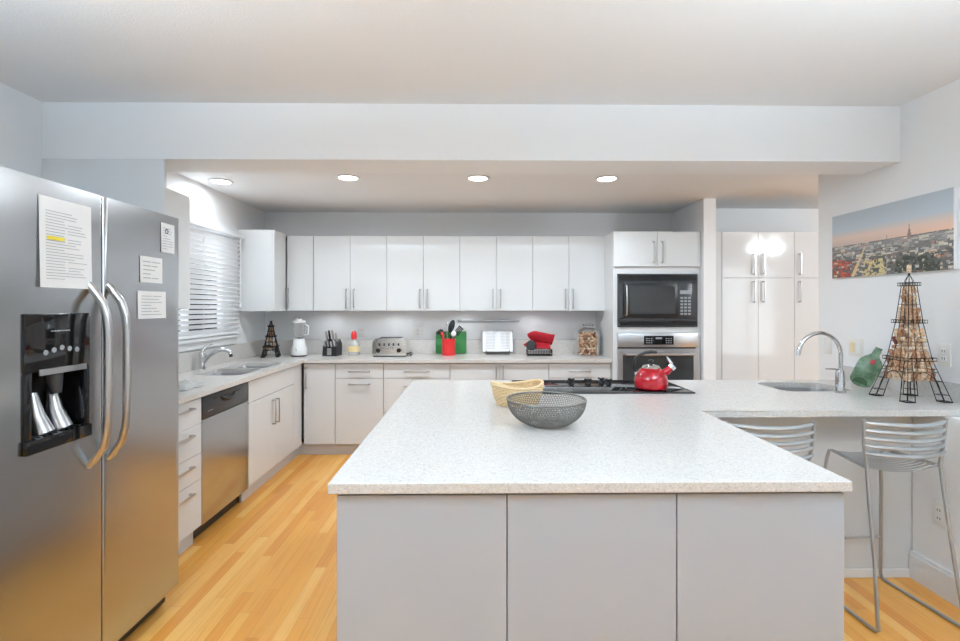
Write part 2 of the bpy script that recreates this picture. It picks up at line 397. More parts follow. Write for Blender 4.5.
# back run, left to right
X = [-1.597, -1.315, -.858, -.228, .712, 1.302]
cabinet('narrow white base cabinet in the left corner with one tall upright handle', (-1.618, YB, 0), 0, .301, BD, .11, ZC, [('door', .006, .301, .11, ZD, ('v', .034, .74, .20))], .05, name='base_cabinet')
cabinet('white base cabinet with drawer and door behind the knife block and soap bottle', (-1.315, YB, 0), 0, .455, BD, .11, ZC, [('drawer', 0, .455, .735, ZD, ('h', .2275, .80, .20)), ('door', 0, .455, .11, .735, ('h', .2275, .68, .20))], .05)
cabinet('white drawer cabinet below the toaster and red utensil crock', (-.858, YB, 0), 0, .628, BD, .11, ZC, [('drawer', 0, .628, .735, ZD, ('h', .314, .80, .24)), ('drawer', 0, .628, .42, .735, ('h', .314, .66, .24)), ('drawer', 0, .628, .11, .42, ('h', .314, .35, .24))], .05)
cabinet('white two-door base cabinet below the cookbook', (-.228, YB, 0), 0, .938, BD, .11, ZC, [('door', 0, .469, .11, ZD, ('v', .436, .76, .18)), ('door', .469, .938, .11, ZD, ('v', .502, .76, .18))], .05)
cabinet('white drawer cabinet below the jar of corks beside the oven tower', (.712, YB, 0), 0, .590, BD, .11, ZC, [('drawer', 0, .590, .735, ZD, ('h', .295, .80, .20)), ('drawer', 0, .590, .42, .735, ('h', .295, .66, .20)), ('drawer', 0, .590, .11, .42, ('h', .295, .35, .20))], .05)
# left run (faces +X)
XL = -1.63; R = PI/2; LD = .595
cabinet('white four-drawer cabinet between the refrigerator and the dishwasher', (XL, 2.36, 0), R, .53, LD, .11, ZC,
        [('drawer', 0, .53, a, b_, ('h', .265, (b_-.045 if b_ > .6 else b_-.05), .30)) for a, b_ in ((.72, ZD), (.545, .72), (.39, .545), (.11, .39))], .05)
cabinet('white sink cabinet with false front and two doors right of the dishwasher', (XL, 3.49, 0), R, .88, LD, .11, ZC,
        [('false_front', 0, .88, .715, ZD), ('door', 0, .44, .11, .715, ('v', .405, .565, .20)), ('door', .44, .88, .11, .715, ('v', .475, .565, .20))], .05, name='sink_cabinet')
bm = B(); bx(bm, 0, .185, 0, .0195, .11, ZD, .001, 1)
c = thing('corner_filler', 'white filler panel in the base corner beside the sink cabinet', 'panel', (XL, 4.371, 0), R)
part('panel', bm, 'gloss', c, smooth=False); part('plinth', bx(bx(B(), 0, .239, .05, .066, 0, .11), .239, .2545, -.011, .066, 0, .11), 'toe', c, smooth=False)
# wall cabinets
names = ['above the knife block and soap bottle', 'above the toaster and red crock', 'above the cookbook, right of the knife rail', 'above the jar of corks']
names = ['second from the left corner, above knife block and toaster', 'above the red utensil crock', 'above the open cookbook', 'above the jar of corks, next to the oven tower']
for i in range(4):
    x0 = -1.600+i*.7285; w_ = .7285
    cabinet('white two-door wall cabinet '+names[i], (x0, YU, 0), 0, w_, .34, 1.372, 2.12,
            [('door', 0, w_/2, 1.372, 2.12, ('v', w_/2-.035, 1.495, .19)), ('door', w_/2, w_, 1.372, 2.12, ('v', w_/2+.04, 1.495, .19))], None, 'two-door wall cabinets', 'wall_cabinet', open_top=False)
cabinet('narrow white one-door wall cabinet in the left corner above the blender', (-1.868, YU, 0), 0, .266, .34, 1.372, 2.12, [('door', 0.004, .266, 1.372, 2.12, ('v', .02, 1.50, .20))], None, None, 'wall_cabinet', open_top=False)
cabinet('white corner wall cabinet between the window blind and the back wall cabinets', (-1.872, 4.52, 0), R, .62, .358, 1.372, 2.135, [('door', 0.0, .278, 1.372, 2.135, ('v', .255, 1.50, .20))], None, None, 'wall_cabinet', side='gloss', open_top=False)
cabinet('white wall cabinet behind the refrigerator, left of the window', (-1.86, 2.87, 0), R, .298, .37, 1.40, 2.135, [('door', 0.0, .298, 1.40, 2.135, None)], None, None, 'wall_cabinet', side='gloss', open_top=False)
for i, (x, lb) in enumerate(((-1.50, 'small round light under the wall cabinets above the knife block'), (-.82, 'small round light under the wall cabinets above the toaster'), (-.12, 'small round light under the wall cabinets above the red crock'), (.62, 'small round light under the wall cabinets above the oven mitts'))):
    c = thing('under_cabinet_light', lb, 'light', (x, 4.96, 1.3715), 0, 'round lights under the wall cabinets')
    part('housing', lathe(B(), [(0, 0), (.036, 0), (.036, -.010), (.030, -.012), (.028, -.009), (0, -.009)]), 'plate', c)
    area('puck_lamp', (x, 4.96, 1.356), (0, 0, 0), .05, .05, .4, (.95, .97, 1), 'DISK', math.radians(170))
# tall panel beside fridge, under the beam
o = obj('tall_panel', bx(B(), -2.52, -1.812, 2.83, 2.85, .9155, 2.279), 'gloss', None, False); tag(o, 'tall grey-white panel rising above the refrigerator to the beam', 'panel')
# oven tower
TX0, TX1, TY = 1.306, 2.130, 4.50
c = thing('oven_tower', 'tall white cabinet housing the microwave and wall oven', 'cabinet', (TX0, TY, 0))
w_ = TX1-TX0
bm = B(); bx(bm, 0, .018, .0, .64, .11, 2.12); bx(bm, w_-.018, w_, .0, .64, .11, 2.12); bx(bm, .018, w_-.018, .62, .64, .11, 2.12)
for z in (.11, .42, 1.18, 1.735, 2.102): bx(bm, .018, w_-.018, .021, .62, z, z+.018)
part('body', bm, 'gloss', c, smooth=False)
bm = B(); bx(bm, .018, w_-.018, 0, .02, 1.722, 1.788, .001, 1); bx(bm, .018, w_-.018, 0, .02, 1.167, 1.222, .001, 1)
bx(bm, .018, .042, 0, .02, 1.222, 1.722); bx(bm, w_-.042, w_-.018, 0, .02, 1.222, 1.722); bx(bm, .018, .042, 0, .02, .44, 1.167); bx(bm, w_-.042, w_-.018, 0, .02, .44, 1.167)
part('face_frame', bm, 'gloss', c, smooth=False)
for x0, x1, hx in ((0, w_/2, w_/2-.04), (w_/2, w_, w_/2+.04)):
    d = part('door', bx(B(), x0+.0015, x1-.0015, -.02, -.001, 1.79, 2.118, .0012, 1), 'gloss', c, smooth=False)
    part('handle', handle(B(), 'v', hx, 1.925, .20, -.02), 'nickel', d)
part('drawer', bx(B(), .0015, w_-.0015, -.02, -.001, .112, .438, .0012, 1), 'gloss', c, smooth=False)
part('plinth', bx(B(), 0, w_, .05, .066, 0, .11), 'toe', c, smooth=False)
# pantry
PX = 2.337
for i, (x0, w_, lab) in enumerate(((PX, .690, 'tall white two-door pantry cabinet beyond the end post'), (PX+.69, .69, 'tall white pantry cabinet half hidden behind the picture wall'))):
    h = w_/2
    fr = []
    for k in (0, 1):
        hx = (h-.045 if k == 0 else h+.045)
        if i == 1: hx = .045 if k == 0 else w_-.045
        fr += [('door', k*h, (k+1)*h, 1.685, 2.12, ('v', hx, 1.815, .20)), ('door', k*h, (k+1)*h, .11, 1.685, ('v', hx, 1.555, .20))]
    cabinet(lab, (x0, 4.50, 0), 0, w_, .62, .11, 2.12, fr, .05, None, 'pantry_cabinet', side='gloss', open_top=False)
# filler between post and pantry
o = obj('filler_panel', bx(B(), 2.25, 2.336, 4.505, 4.525, 0, 2.12), 'gloss', None, False); tag(o, 'narrow white filler strip between the end post and the pantry', 'panel')

# island: three deep units with plain fronts
IX = [-.397, .095, .588, 1.080]
labs = ['plain grey-white island cabinet front, left of the three', 'plain grey-white island cabinet front, middle of the three', 'plain grey-white island cabinet front, right of the three']
for i in range(3):
    w_ = IX[i+1]-IX[i]
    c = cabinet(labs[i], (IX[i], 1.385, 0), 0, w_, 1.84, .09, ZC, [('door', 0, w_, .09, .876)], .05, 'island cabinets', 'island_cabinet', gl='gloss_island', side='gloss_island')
# bar base
c = thing('bar_cabinet', 'pale panelled base under the breakfast bar behind the stools', 'cabinet', (1.083, 2.49, 0))
part('panel', bx(B(), 0, 1.21, 0, .02, .045, ZC), 'gloss', c, smooth=False)
part('base_trim', bx(B(), 0, 1.21, -.008, .02, 0, .045, .002, 1), 'trim', c, smooth=False)
bm = B(); bx(bm, 1.21, 1.23, 0, .70, 0, ZC); bx(bm, 1.23, 1.44, 0, .02, 0, ZC); bx(bm, 0, 1.21, .70, .72, 0, ZC); bx(bm, 0.002, .02, .02, .70, 0, ZC)
part('body', bm, 'carcass', c, smooth=False)

# ------------------------------------------------------------------ worktops
wt = B()
prism(wt, [(-2.228, 2.345), (-1.605, 2.345), (-1.605, 4.525), (1.303, 4.525), (1.303, 5.138), (-2.228, 5.138)], ZC, .915)
wk = obj('kitchen_worktop', wt, 'quartz', None, False)
tag(wk, 'L-shaped white speckled worktop along the window wall and back wall', 'countertop')
cut = B(); prism(cut, rrect(-2.075, -1.70, 3.515, 3.90, .06), .7, 1.0); carve(wk, cut)
cut = B(); prism(cut, rrect(-2.075, -1.70, 3.925, 4.325, .06), .7, 1.0); carve(wk, cut)
md = B(); prism(md, [(-.417, 1.369), (1.091, 1.369), (1.091, 2.300), (2.538, 2.300), (2.538, 3.262), (-.417, 3.262)], ZC, .915)
bmesh.ops.bevel(md, geom=[e for e in md.edges], offset=.003, segments=2, affect='EDGES', profile=.5)
wi = obj('island_worktop', md, 'quartz', None, False)
tag(wi, 'large white speckled island worktop continuing into the breakfast bar', 'countertop')
cut = B(); prism(cut, rrect(1.845, 2.275, 2.815, 3.15, .07), .7, 1.0); carve(wi, cut)
bs = obj('backsplash', bx(B(), -2.208, 1.303, 5.120, 5.139, .915, 1.062), 'quartz', None, False); tag(bs, 'low white stone upstand behind the back worktop', 'backsplash')
bs = obj('backsplash', bx(B(), -2.229, -2.209, 2.86, 5.138, .915, 1.062), 'quartz', None, False); tag(bs, 'low white stone upstand along the window wall behind the sink', 'backsplash')
bs = obj('backsplash', bx(B(), 2.519, 2.539, 2.305, 3.262, .915, 1.012), 'quartz', None, False); tag(bs, 'low stone upstand below the city picture behind the bar sink', 'backsplash')

def sink(label, bowls, name):
    s = thing(name, label, 'sink', ((bowls[0][0]+bowls[-1][1])/2, (bowls[0][2]+bowls[-1][3])/2, .70))
    for (x0, x1, y0, y1, r) in bowls:
        bm = B(); rings = []
        for (ins, z) in ((-.012, .8835), (.0, .8835), (.002, .87), (.006, .74), (.03, .715), (.12, .712)):
            rings.append([bm.verts.new((x, y, z)) for x, y in rrect(x0+ins, x1-ins, y0+ins, y1-ins, max(.02, r-ins*.5), 5)])
        for a, b_ in zip(rings, rings[1:]):
            for k in range(len(a)): bm.faces.new((a[k], a[(k+1) % len(a)], b_[(k+1) % len(a)], b_[k]))
        bm.faces.new(rings[-1])
        bowl = obj('bowl', bm, 'steel_h', s)
        bm = B(); lathe(bm, [(0, .716), (.03, .716), (.042, .7135), (.042, .7125)], ((x0+x1)/2, (y0+y1)/2, 0), 20); obj('drain', bm, 'chrome', bowl)
sink('steel double bowl sink under the window beside the dishwasher', [(-2.075, -1.70, 3.515, 3.90, .06), (-2.075, -1.70, 3.925, 4.325, .06)], 'kitchen_sink')
sink('small steel bar sink in the breakfast bar beside the gooseneck tap', [(1.845, 2.275, 2.815, 3.15, .07)], 'bar_sink')

# ------------------------------------------------------------------ taps
f = thing('pullout_faucet', 'chrome single lever kitchen faucet behind the double sink under the window', 'faucet', (-2.14, 3.80, .915))
o = part('base', lathe(B(), [(0, 0), (.030, 0), (.030, .008), (.024, .014), (.022, .10), (.024, .135), (.016, .15), (0, .152)]), 'chrome', f)
bm = B(); tube(bm, [(.01, 0, .06), (.04, .02, .11), (.09, .045, .15), (.135, .07, .158), (.168, .085, .145), (.18, .09, .118)], [.016, .017, .017, .018, .019, .017], 14)
part('spout', bm, 'chrome', f)
bm = B(); tube(bm, [(.18, .09, .119), (.182, .091, .096)], [.013, .014], 12); part('spray_head', bm, 'charcoal', f)
bm = B(); tube(bm, [(0, 0, .14), (.012, .02, .18), (.05, .05, .205)], [.012, .010, .006], 10); part('lever', bm, 'chrome', f)
f = thing('gooseneck_faucet', 'tall chrome gooseneck faucet beside the bar sink', 'faucet', (2.22, 2.88, .915), 0)
R_ = .128
pts = [(0, 0, 0), (0, 0, .10), (0, 0, .21)]+arc((-R_, 0, .213), R_, 4, 168, 18)+[(-2*R_-.004, 0, .205)]
part('spout', tube(B(), pts, .0115, 14), 'chrome', f)
part('base', lathe(B(), [(0, 0), (.024, 0), (.024, .006), (.016, .012), (.0125, .02), (0, .02)]), 'chrome', f)
bm = B(); lathe(bm, [(0, 0), (.030, 0), (.030, .006), (.024, .01), (.024, .115), (.020, .132), (0, .136)], (-.085, -.105, 0), 24); part('mixer_body', bm, 'chrome', f)
bm = B(); tube(bm, [(-.085, -.105, .13), (-.12, -.11, .138), (-.175, -.115, .140)], [.009, .006, .005], 10); part('lever', bm, 'chrome', f)

# ------------------------------------------------------------------ refrigerator
FX = -1.42
fr = thing('refrigerator', 'stainless steel side by side refrigerator with papers on its doors', 'refrigerator', (-1.85, 1.85, 0))
obj('body', bx(B(), -2.28, -1.505, 1.39, 2.31, .03, 1.80, .006, 2), 'charcoal', fr)
for nm, y0, y1 in (('door', 1.385, 1.8505), ('door', 1.857, 2.329)):
    bm = B(); n_ = 14
    # gently bowed door: profile in plan, extruded, with a soft rolled top
    prof = [(-1.50, y0)]
    for t_ in (0, .003, .007, .012, .018, .05, .15, .3, .5, .7, .85, .95, .982, .988, .993, .997, 1):
        y = y0+(y1-y0)*t_; e = min(t_, 1-t_)*(y1-y0)
        rr = .006; off = 0 if e > rr else rr-math.sqrt(max(0, rr*rr-(rr-e)**2))
        prof.append((FX-.001*(2*t_-1)**2-off, y))
    prof.append((-1.50, y1))
    prism(bm, prof, .085, 1.84)
    top = [e for e in bm.edges if all(v.co.z > 1.83 for v in e.verts) and all(v.co.x > -1.49 for v in e.verts)]
    bmesh.ops.bevel(bm, geom=top, offset=.004, segments=2, affect='EDGES', profile=.5)
    d = obj('door', bm, 'steel', fr)
    if y0 < 1.5: d1 = d
    else: d2 = d
    yb = 1.79 if y0 < 1.5 else 1.885
    bm = B(); pts = [(FX-.005, yb, 1.50)]
    for i in range(13):
        t_ = i/12; z = 1.485-.64*t_; bow = .058*(1-abs(2*t_-1)**6)+.010
        pts.append((FX+bow, yb, z))
    pts.append((FX-.005, yb, .83))
    tube(bm, pts, .0145, 12); h_ = obj('handle', bm, 'chrome' if False else 'nickel', d)
# dispenser
DY0, DY1, DZ0, DZ1 = 1.525, 1.785, .945, 1.395
cut = B(); bx(cut, -1.60, -1.30, DY0+.006, DY1-.006, DZ0+.006, DZ1-.006); carve(d1, cut)
dp = obj('dispenser', B() if False else bx(bx(bx(bx(B(), -1.498, -1.413, DY0, DY1, 1.205, DZ1, .004, 2), -1.498, -1.413, DY0, DY0+.028, DZ0, 1.205, .004, 2), -1.498, -1.413, DY1-.028, DY1, DZ0, 1.205, .004, 2), -1.498, -1.405, DY0, DY1, DZ0, DZ0+.045, .004, 2), 'black_glass', d1)
dp['label'] = 'black ice and water dispenser'
bm = B(); bx(bm, -1.504, -1.496, DY0+.02, DY1-.02, DZ0+.03, 1.21); obj('recess', bm, 'black', dp) if False else None
bm = B(); bx(bm, -1.503, -1.490, DY0+.02, DY1-.02, DZ0+.03, 1.21); obj('recess_back', bm, 'black', d1)
bm = B(); bx(bm, -1.416, -1.4105, DY0+.05, DY1-.02, 1.192, 1.212); obj('control_strip', bm, 'steel_h', d1)
bm = B()
for k in range(5):
    lathe(bm, [(0, 0), (.008, 0), (.008, .002), (0, .002)], (0, 0, 0), 14)
    for v in bm.verts[-(14*2+2):] if False else []: pass
bm.free()
bm = B()
for k in range(5):
    t = bmesh.new(); lathe(t, [(0, 0), (.009, 0), (.0085, .002), (0, .002)], (0, 0, 0), 14)
    merge(bm, t, Matrix.Translation((-1.4125, DY0+.075+k*.031, 1.278-.006*abs(k-2))) @ Matrix.Rotation(PI/2, 4, 'Y'))
for k in range(7): bx(bm, -1.4132, -1.4115, DY0+.095+k*.011, DY0+.103+k*.011, 1.334, 1.338)
obj('control_buttons', bm, 'digits', d1)
bm = B(); tube(bm, [(-1.455, 1.67, 1.215), (-1.447, 1.67, 1.17), (-1.44, 1.672, 1.12)], [.03, .026, .016], 14); obj('ice_chute', bm, 'charcoal', d1)
for yy in (1.615, 1.69):
    bm = B(); tube(bm, [(-1.472, yy, 1.13), (-1.462, yy, 1.06), (-1.445, yy+.008, .995)], [.014, .025, .034], 14); obj('paddle', bm, 'steel_h', d1)
bm = B(); 
for k in range(9): bx(bm, -1.485, -1.415, DY0+.036+k*.022, DY0+.044+k*.022, .9895, .9935)
obj('drip_grille', bm, 'charcoal', d1)
obj('kick_grille', bx(B(), -1.56, -1.47, 1.40, 2.305, .012, .08, .004, 1), 'black', fr)
bm = B()
for y in (1.45, 2.25): tube(bm, [(-1.53, y-.015, .018), (-1.53, y+.015, .018)], .017, 10)
obj('roller', bm, 'black', fr)
# papers on the fridge
def fridge_paper(label, y0, y1, z0, z1, lines, curl=0, hi=None, logo=False):
    c = thing('paper_notice', label, 'paper', (FX+.004, (y0+y1)/2, z0))
    bm = B(); n_ = 8; g = []
    for i in range(n_+1):
        for j in range(n_+1):
            u_, v_ = i/n_, j/n_
            dx = .0012+curl*((1-v_)**2)*.35*u_+curl*.5*max(0, .12-u_)/.12*(1-v_)
            g.append(Vector((FX+.0008+dx, y0+(y1-y0)*u_, z0+(z1-z0)*v_)))
    vs = [bm.verts.new(p) for p in g]+[bm.verts.new(p-Vector((.0006, 0, 0))) for p in g]
    N = (n_+1)**2
    for i in range(n_):
        for j in range(n_):
            a = i*(n_+1)+j; q = (a, a+n_+1, a+n_+2, a+1)
            bm.faces.new([vs[k] for k in q]); bm.faces.new([vs[k+N] for k in q[::-1]])
    obj('sheet', bm, 'paper', c)
    bm = B(); W_ = y1-y0; H_ = z1-z0; rnd = random.Random(int(y0*1000))
    for i in range(lines):
        z = z1-H_*(.14+.78*(i+.5)/lines); vfrac = (z-z0)/H_
        x_ = FX+.0022+curl*((1-vfrac)**2)*.35*.9
        if i % 5 == 3: segs = [(.12, .45)]
        elif rnd.random() < .5: segs = [(.12, .47), (.52, rnd.uniform(.75, .9))]
        else: segs = [(.12, rnd.uniform(.6, .9))]
        for a, b_ in segs:
            bx(bm, x_, x_+.0005, y0+W_*a, y0+W_*b_, z, z+H_*.16/lines)
    obj('printed_text', bm, 'ink', c, False)
    if hi: bm = B(); bx(bm, FX+.0044, FX+.0048, y0+W_*.13, y0+W_*.45, z1-H_*.47, z1-H_*.43); obj('highlight', bm, 'yellow', c, False)
    if logo:
        t = bmesh.new(); lathe(t, [(.007, 0), (.012, 0), (.012, .0006), (.007, .0006), (.007, 0)], seg=16); bm = B(); merge(bm, t, Matrix.Translation((FX+.0028, y0+W_*.4, z1-H_*.27)) @ Matrix.Rotation(PI/2, 4, 'Y')); obj('logo', bm, 'darkink', c)
fridge_paper('large curled printed sheet with yellow highlighting on the left refrigerator door', 1.580, 1.795, 1.482, 1.785, 24, .012, True)
fridge_paper('tall narrow card with a small round emblem at the refrigerator top right', 2.192, 2.288, 1.665, 1.80, 9, .002, None, True)
fridge_paper('small printed card, upper of two square notes on the right refrigerator door', 2.055, 2.200, 1.522, 1.635, 5, .003)
fridge_paper('small printed card, lower of two square notes on the right refrigerator door', 2.040, 2.225, 1.365, 1.485, 7, .003)

# ------------------------------------------------------------------ dishwasher
d = thing('dishwasher', 'stainless dishwasher with dark control strip between drawers and sink cabinet', 'dishwasher', (XL, 2.893, 0), R)
part('body', bx(B(), .004, .586, .03, .58, .10, .878), 'charcoal', d, smooth=False)
dd = part('door', bx(B(), .004, .586, 0, .03, .105, .735, .003, 2), 'steel', d)
bm = B(); bx(bm, .004, .586, -.004, .03, .738, .872, .004, 2); cp = part('control_panel', bm, 'charcoal', d)
bm = B(); pts = [(.20, -.006, .842), (.235, -.009, .822), (.295, -.010, .812), (.355, -.009, .822), (.39, -.006, .842)]; tube(bm, pts, [.004, .011, .014, .011, .004], 10); bx(bm, .13, .46, -.0065, -.003, .838, .848); part('handle_pocket', bm, 'black', cp)
bm = B()
for k in range(6): bx(bm, .06+k*.010, .067+k*.010, -.0052, -.0038, .775, .781)
part('badge', bm, 'digits', cp)
part('kick_plate', bx(B(), .004, .586, .07, .085, 0.005, .10), 'black', d, smooth=False)

# ------------------------------------------------------------------ microwave, oven
mw = thing('microwave', 'black built-in microwave with trim frame above the wall oven', 'microwave', (1.345, TY, 1.222))
W_ = .755; H_ = .50
bm = B(); y0, y1 = -.014, -.0015
bx(bm, 0, W_, y0, y1, 0, .014); bx(bm, 0, W_, y0, y1, H_-.014, H_); bx(bm, 0, .014, y0, y1, .014, H_-.014); bx(bm, W_-.014, W_, y0, y1, .014, H_-.014)
bx(bm, .014, .052, y0+.002, y1, .075, H_-.075); bx(bm, W_-.052, W_-.014, y0+.002, y1, .075, H_-.075); bx(bm, .014, W_-.014, y0+.002, y1, .055, .085); bx(bm, .014, W_-.014, y0+.002, y1, H_-.085, H_-.065)
part('trim_frame', bm, 'charcoal', mw, smooth=False)
for z in (.014, H_-.065):
    bm = B()
    for k in range(5): bx(bm, .02, W_-.02, y0+.005, y1, z+.003+k*.0095, z+.009+k*.0095)
    part('vent', bm, 'black', mw, smooth=False)
part('body', bx(B(), .05, W_-.05, .0, .40, .084, H_-.084), 'black', mw, smooth=False)
mdr = part('door', bx(B(), .054, .565, -.026, -.002, .087, H_-.086, .004, 2), 'black', mw)
part('door_window', bx(B(), .115, .535, -.0275, -.0255, .125, H_-.115), 'dark_glass', mdr, smooth=False)
bm = B(); tube(bm, [(.078, -.026, .11), (.078, -.045, .125), (.078, -.05, .25), (.078, -.045, .375), (.078, -.026, .39)], .008, 10); part('handle', bm, 'nickel', mdr)
cp = part('control_panel', bx(B(), .568, W_-.054, -.024, -.002, .087, H_-.086, .003, 2), 'charcoal', mw)
bm = B()
for i in range(3):
    for j in range(6): bx(bm, .588+i*.036, .614+i*.036, -.0255, -.0235, .115+j*.030, .133+j*.030)
bx(bm, .585, .69, -.0255, -.0235, .31, .345); part('buttons', bm, 'digits', cp, smooth=False)

ov = thing('wall_oven', 'stainless steel wall oven with dark glass door behind the red kettle', 'oven', (1.345, TY, .445))
part('body', bx(B(), .01, W_-.01, .0, .55, .0, .718), 'black', ov, smooth=False)
cp = part('control_panel', bx(B(), 0, W_, -.022, -.001, .588, .720, .003, 2), 'steel_h', ov)
dsp = part('display', bx(B(), .245, .525, -.0245, -.0215, .612, .695, .002, 1), 'black_glass', cp)
bm = B()
for i in range(3):
    for j in range(3): bx(bm, .265+i*.022, .279+i*.022, -.026, -.0243, .626+j*.02, .634+j*.02); bx(bm, .45+i*.022, .464+i*.022, -.026, -.0243, .626+j*.02, .634+j*.02)
bx(bm, .355, .415, -.026, -.0243, .665, .682); part('display_marks', bm, 'digits', dsp, smooth=False)
bm = B(); bx(bm, 0, .045, -.03, -.001, .0, .575); bx(bm, W_-.045, W_, -.03, -.001, 0, .575); bx(bm, .045, W_-.045, -.03, -.001, .515, .575); bx(bm, .045, W_-.045, -.03, -.001, 0, .07)
dr = part('door', bm, 'steel_h', ov, smooth=False)
part('door_glass', bx(B(), .045, W_-.045, -.026, -.003, .07, .515), 'dark_glass', dr, smooth=False)
bm = B(); tube(bm, [(.06, -.075, .525), (W_-.06, -.075, .525)], .013, 12)
for x in (.075, W_-.075): tube(bm, [(x, -.03, .535), (x, -.075, .525)], .010, 10)
part('handle', bm, 'steel_h', dr)

# ------------------------------------------------------------------ cooktop and kettle
ck = thing('cooktop', 'black glass cooktop set into the rear of the island worktop', 'cooktop', (.76, 2.98, .9152))
bm = B(); bx(bm, -.51, .51, -.225, .225, 0, .007, .0025, 2); part('glass_plate', bm, 'black_glass', ck)
bm = B(); 
for (a, b_, c_, d_) in ((-.514, .514, -.229, -.224), (-.514, .514, .224, .229), (-.514, -.509, -.224, .224), (.509, .514, -.224, .224)): bx(bm, a, b_, c_, d_, 0, .009)
part('rim', bm, 'charcoal', ck, smooth=False)
for (x, y, r_) in ((-.37, -.09, .10), (-.20, .11, .075), (.36, .10, .075), (.27, -.10, .11)):
    bm = B(); lathe(bm, [(r_, .0071), (r_+.004, .0071), (r_+.004, .0076), (r_, .0076), (r_, .0071)], (x, y, 0), 48); part('burner_ring', bm, 'charcoal', ck)
for k, (x, y) in enumerate(((-.134, .11), (-.028, .10), (.066, .13), (.100, .085))):
    bm = B(); lathe(bm, [(0, .0072), (.020, .0072), (.018, .016), (.010, .022), (.010, .034), (0, .036)], (x, y, 0), 16)
    for a in (0, 1, 2, 3):
        ang = a*PI/2+.4+k; dx, dy = math.cos(ang), math.sin(ang)
        tube(bm, [(x, y, .029), (x+dx*.024, y+dy*.024, .034)], [.008, .005], 8)
    part('knob', bm, 'black', ck)
kt = thing('tea_kettle', 'shiny red enamel whistling kettle on the black cooktop', 'kettle', (1.060, 2.865, .9225))
bm = B(); lathe(bm, [(0, .001), (.080, .001), (.093, .010), (.098, .035), (.094, .068), (.082, .098), (.062, .120), (.05, .128)], seg=48)
part('body', bm, 'red', kt)
bm = B(); lathe(bm, [(.0, .118), (.052, .126), (.052, .131), (.044, .141), (.02, .149), (0, .151)], seg=36); ld = part('lid', bm, 'chrome', kt)
bm = B(); lathe(bm, [(0, .150), (.008, .150), (.008, .158), (.015, .166), (.012, .176), (0, .178)], seg=20); part('lid_knob', bm, 'black', ld)
bm = B(); tube(bm, [(.060, -.01, .088), (.095, -.014, .112), (.118, -.017, .132)], [.026, .021, .018], 18); part('spout', bm, 'red', kt)
bm = B(); tube(bm, [(.112, -.016, .126), (.128, -.018, .142)], [.021, .022], 18); tube(bm, [(.118, -.017, .150), (.100, -.015, .178), (.088, -.014, .196)], [.010, .009, .004], 8); part('spout_cap', bm, 'chrome', kt)
pts = [(-.082, .01, .098), (-.100, .01, .125), (-.098, .008, .165), (-.076, .004, .198), (-.038, .0, .217), (.005, 0, .223), (.035, 0, .220)]
bm = B(); tube(bm, pts, [.006, .007, .008, .009, .010, .009, .006], 12); part('handle', bm, 'black', kt)
bm = B(); bx(bm, -.092, -.070, -.004, .022, .082, .104, .003, 1); part('handle_bracket', bm, 'chrome', kt)

# ------------------------------------------------------------------ bowls on the island
bw = thing('mesh_bowl', 'round dark grey wire mesh bowl on the island worktop', 'bowl', (.308, 2.045, .9155))
Rr, Hh = .167, .104
def brad(t_): return .07+(Rr-.07)*math.sin(min(1, t_)*PI/2)**.8
bm = B(); NR, NS = 17, 84
for i in range(NR):
    t_ = i/(NR-1); z = .003+Hh*(t_**1.35)
    r_ = brad(t_)
    tube(bm, [(r_*math.cos(2*PI*k/48), r_*math.sin(2*PI*k/48), z) for k in range(48)], .0011, 4, closed=True)
for k in range(NS):
    for sgn in (-1, 1):
        pts = []
        for i in range(9):
            t_ = i/8; a = 2*PI*k/NS+sgn*t_*.45; r_ = brad(t_); pts.append((r_*math.cos(a), r_*math.sin(a), .003+Hh*(t_**1.35)))
        tube(bm, pts, .0011, 4, caps=False)
for k in range(7):
    r_ = .07*(k+.5)/7; tube(bm, [(r_*math.cos(2*PI*j/32), r_*math.sin(2*PI*j/32), .003) for j in range(32)], .001, 4, closed=True)
for k in range(16): a = 2*PI*k/16; tube(bm, [(0, 0, .003), (.07*math.cos(a), .07*math.sin(a), .003)], .001, 4, caps=False)
part('wire_mesh', bm, 'meshsteel', bw)
bm = B(); tube(bm, [(Rr*math.cos(2*PI*k/64), Rr*math.sin(2*PI*k/64), Hh+.004) for k in range(64)], .0042, 8, closed=True); part('rim', bm, 'meshsteel', bw)
bm = B(); tube(bm, [(.066*math.cos(2*PI*k/40), .066*math.sin(2*PI*k/40), .003) for k in range(40)], .003, 6, closed=True); part('base_ring', bm, 'meshsteel', bw)

wb = thing('wicker_basket', 'pale woven wicker basket behind the grey mesh bowl', 'basket', (.225, 2.47, .9155), math.radians(20))
ax, ay, bh = .135, .095, .088
def wpt(a, t_, rr=0):
    k = .80+.20*math.sin(t_*PI/2)
    lift = .020*math.cos(a)**2*t_
    return ((ax*k+rr)*math.cos(a), (ay*k+rr)*math.sin(a), .004+(bh*t_)+lift)
bm = B()
for i in range(13):
    t_ = i/12*.93; ph = i % 2
    tube(bm, [wpt(2*PI*k/40, t_, .0042*(1 if (k+ph) % 2 else -1)) for k in range(40)], .0038, 5, closed=True)
part('weave', bm, 'wicker', wb)
bm = B()
for k in range(28):
    a = 2*PI*k/28; tube(bm, [wpt(a, i/6*.95) for i in range(7)], .0028, 5)
part('stake', bm, 'wicker', wb)
bm = B(); tube(bm, [wpt(2*PI*k/56, 1.0) for k in range(56)], [.007+.007*max(0, -math.cos(2*PI*k/56))**3 for k in range(56)], 8, closed=True); part('rim', bm, 'wicker', wb)
bm = B(); lathe(bm, [(0, .001), (.80, .001), (.80, .005), (0, .005)], seg=40, sx=ax, sy=ay); part('base', bm, 'wicker', wb)

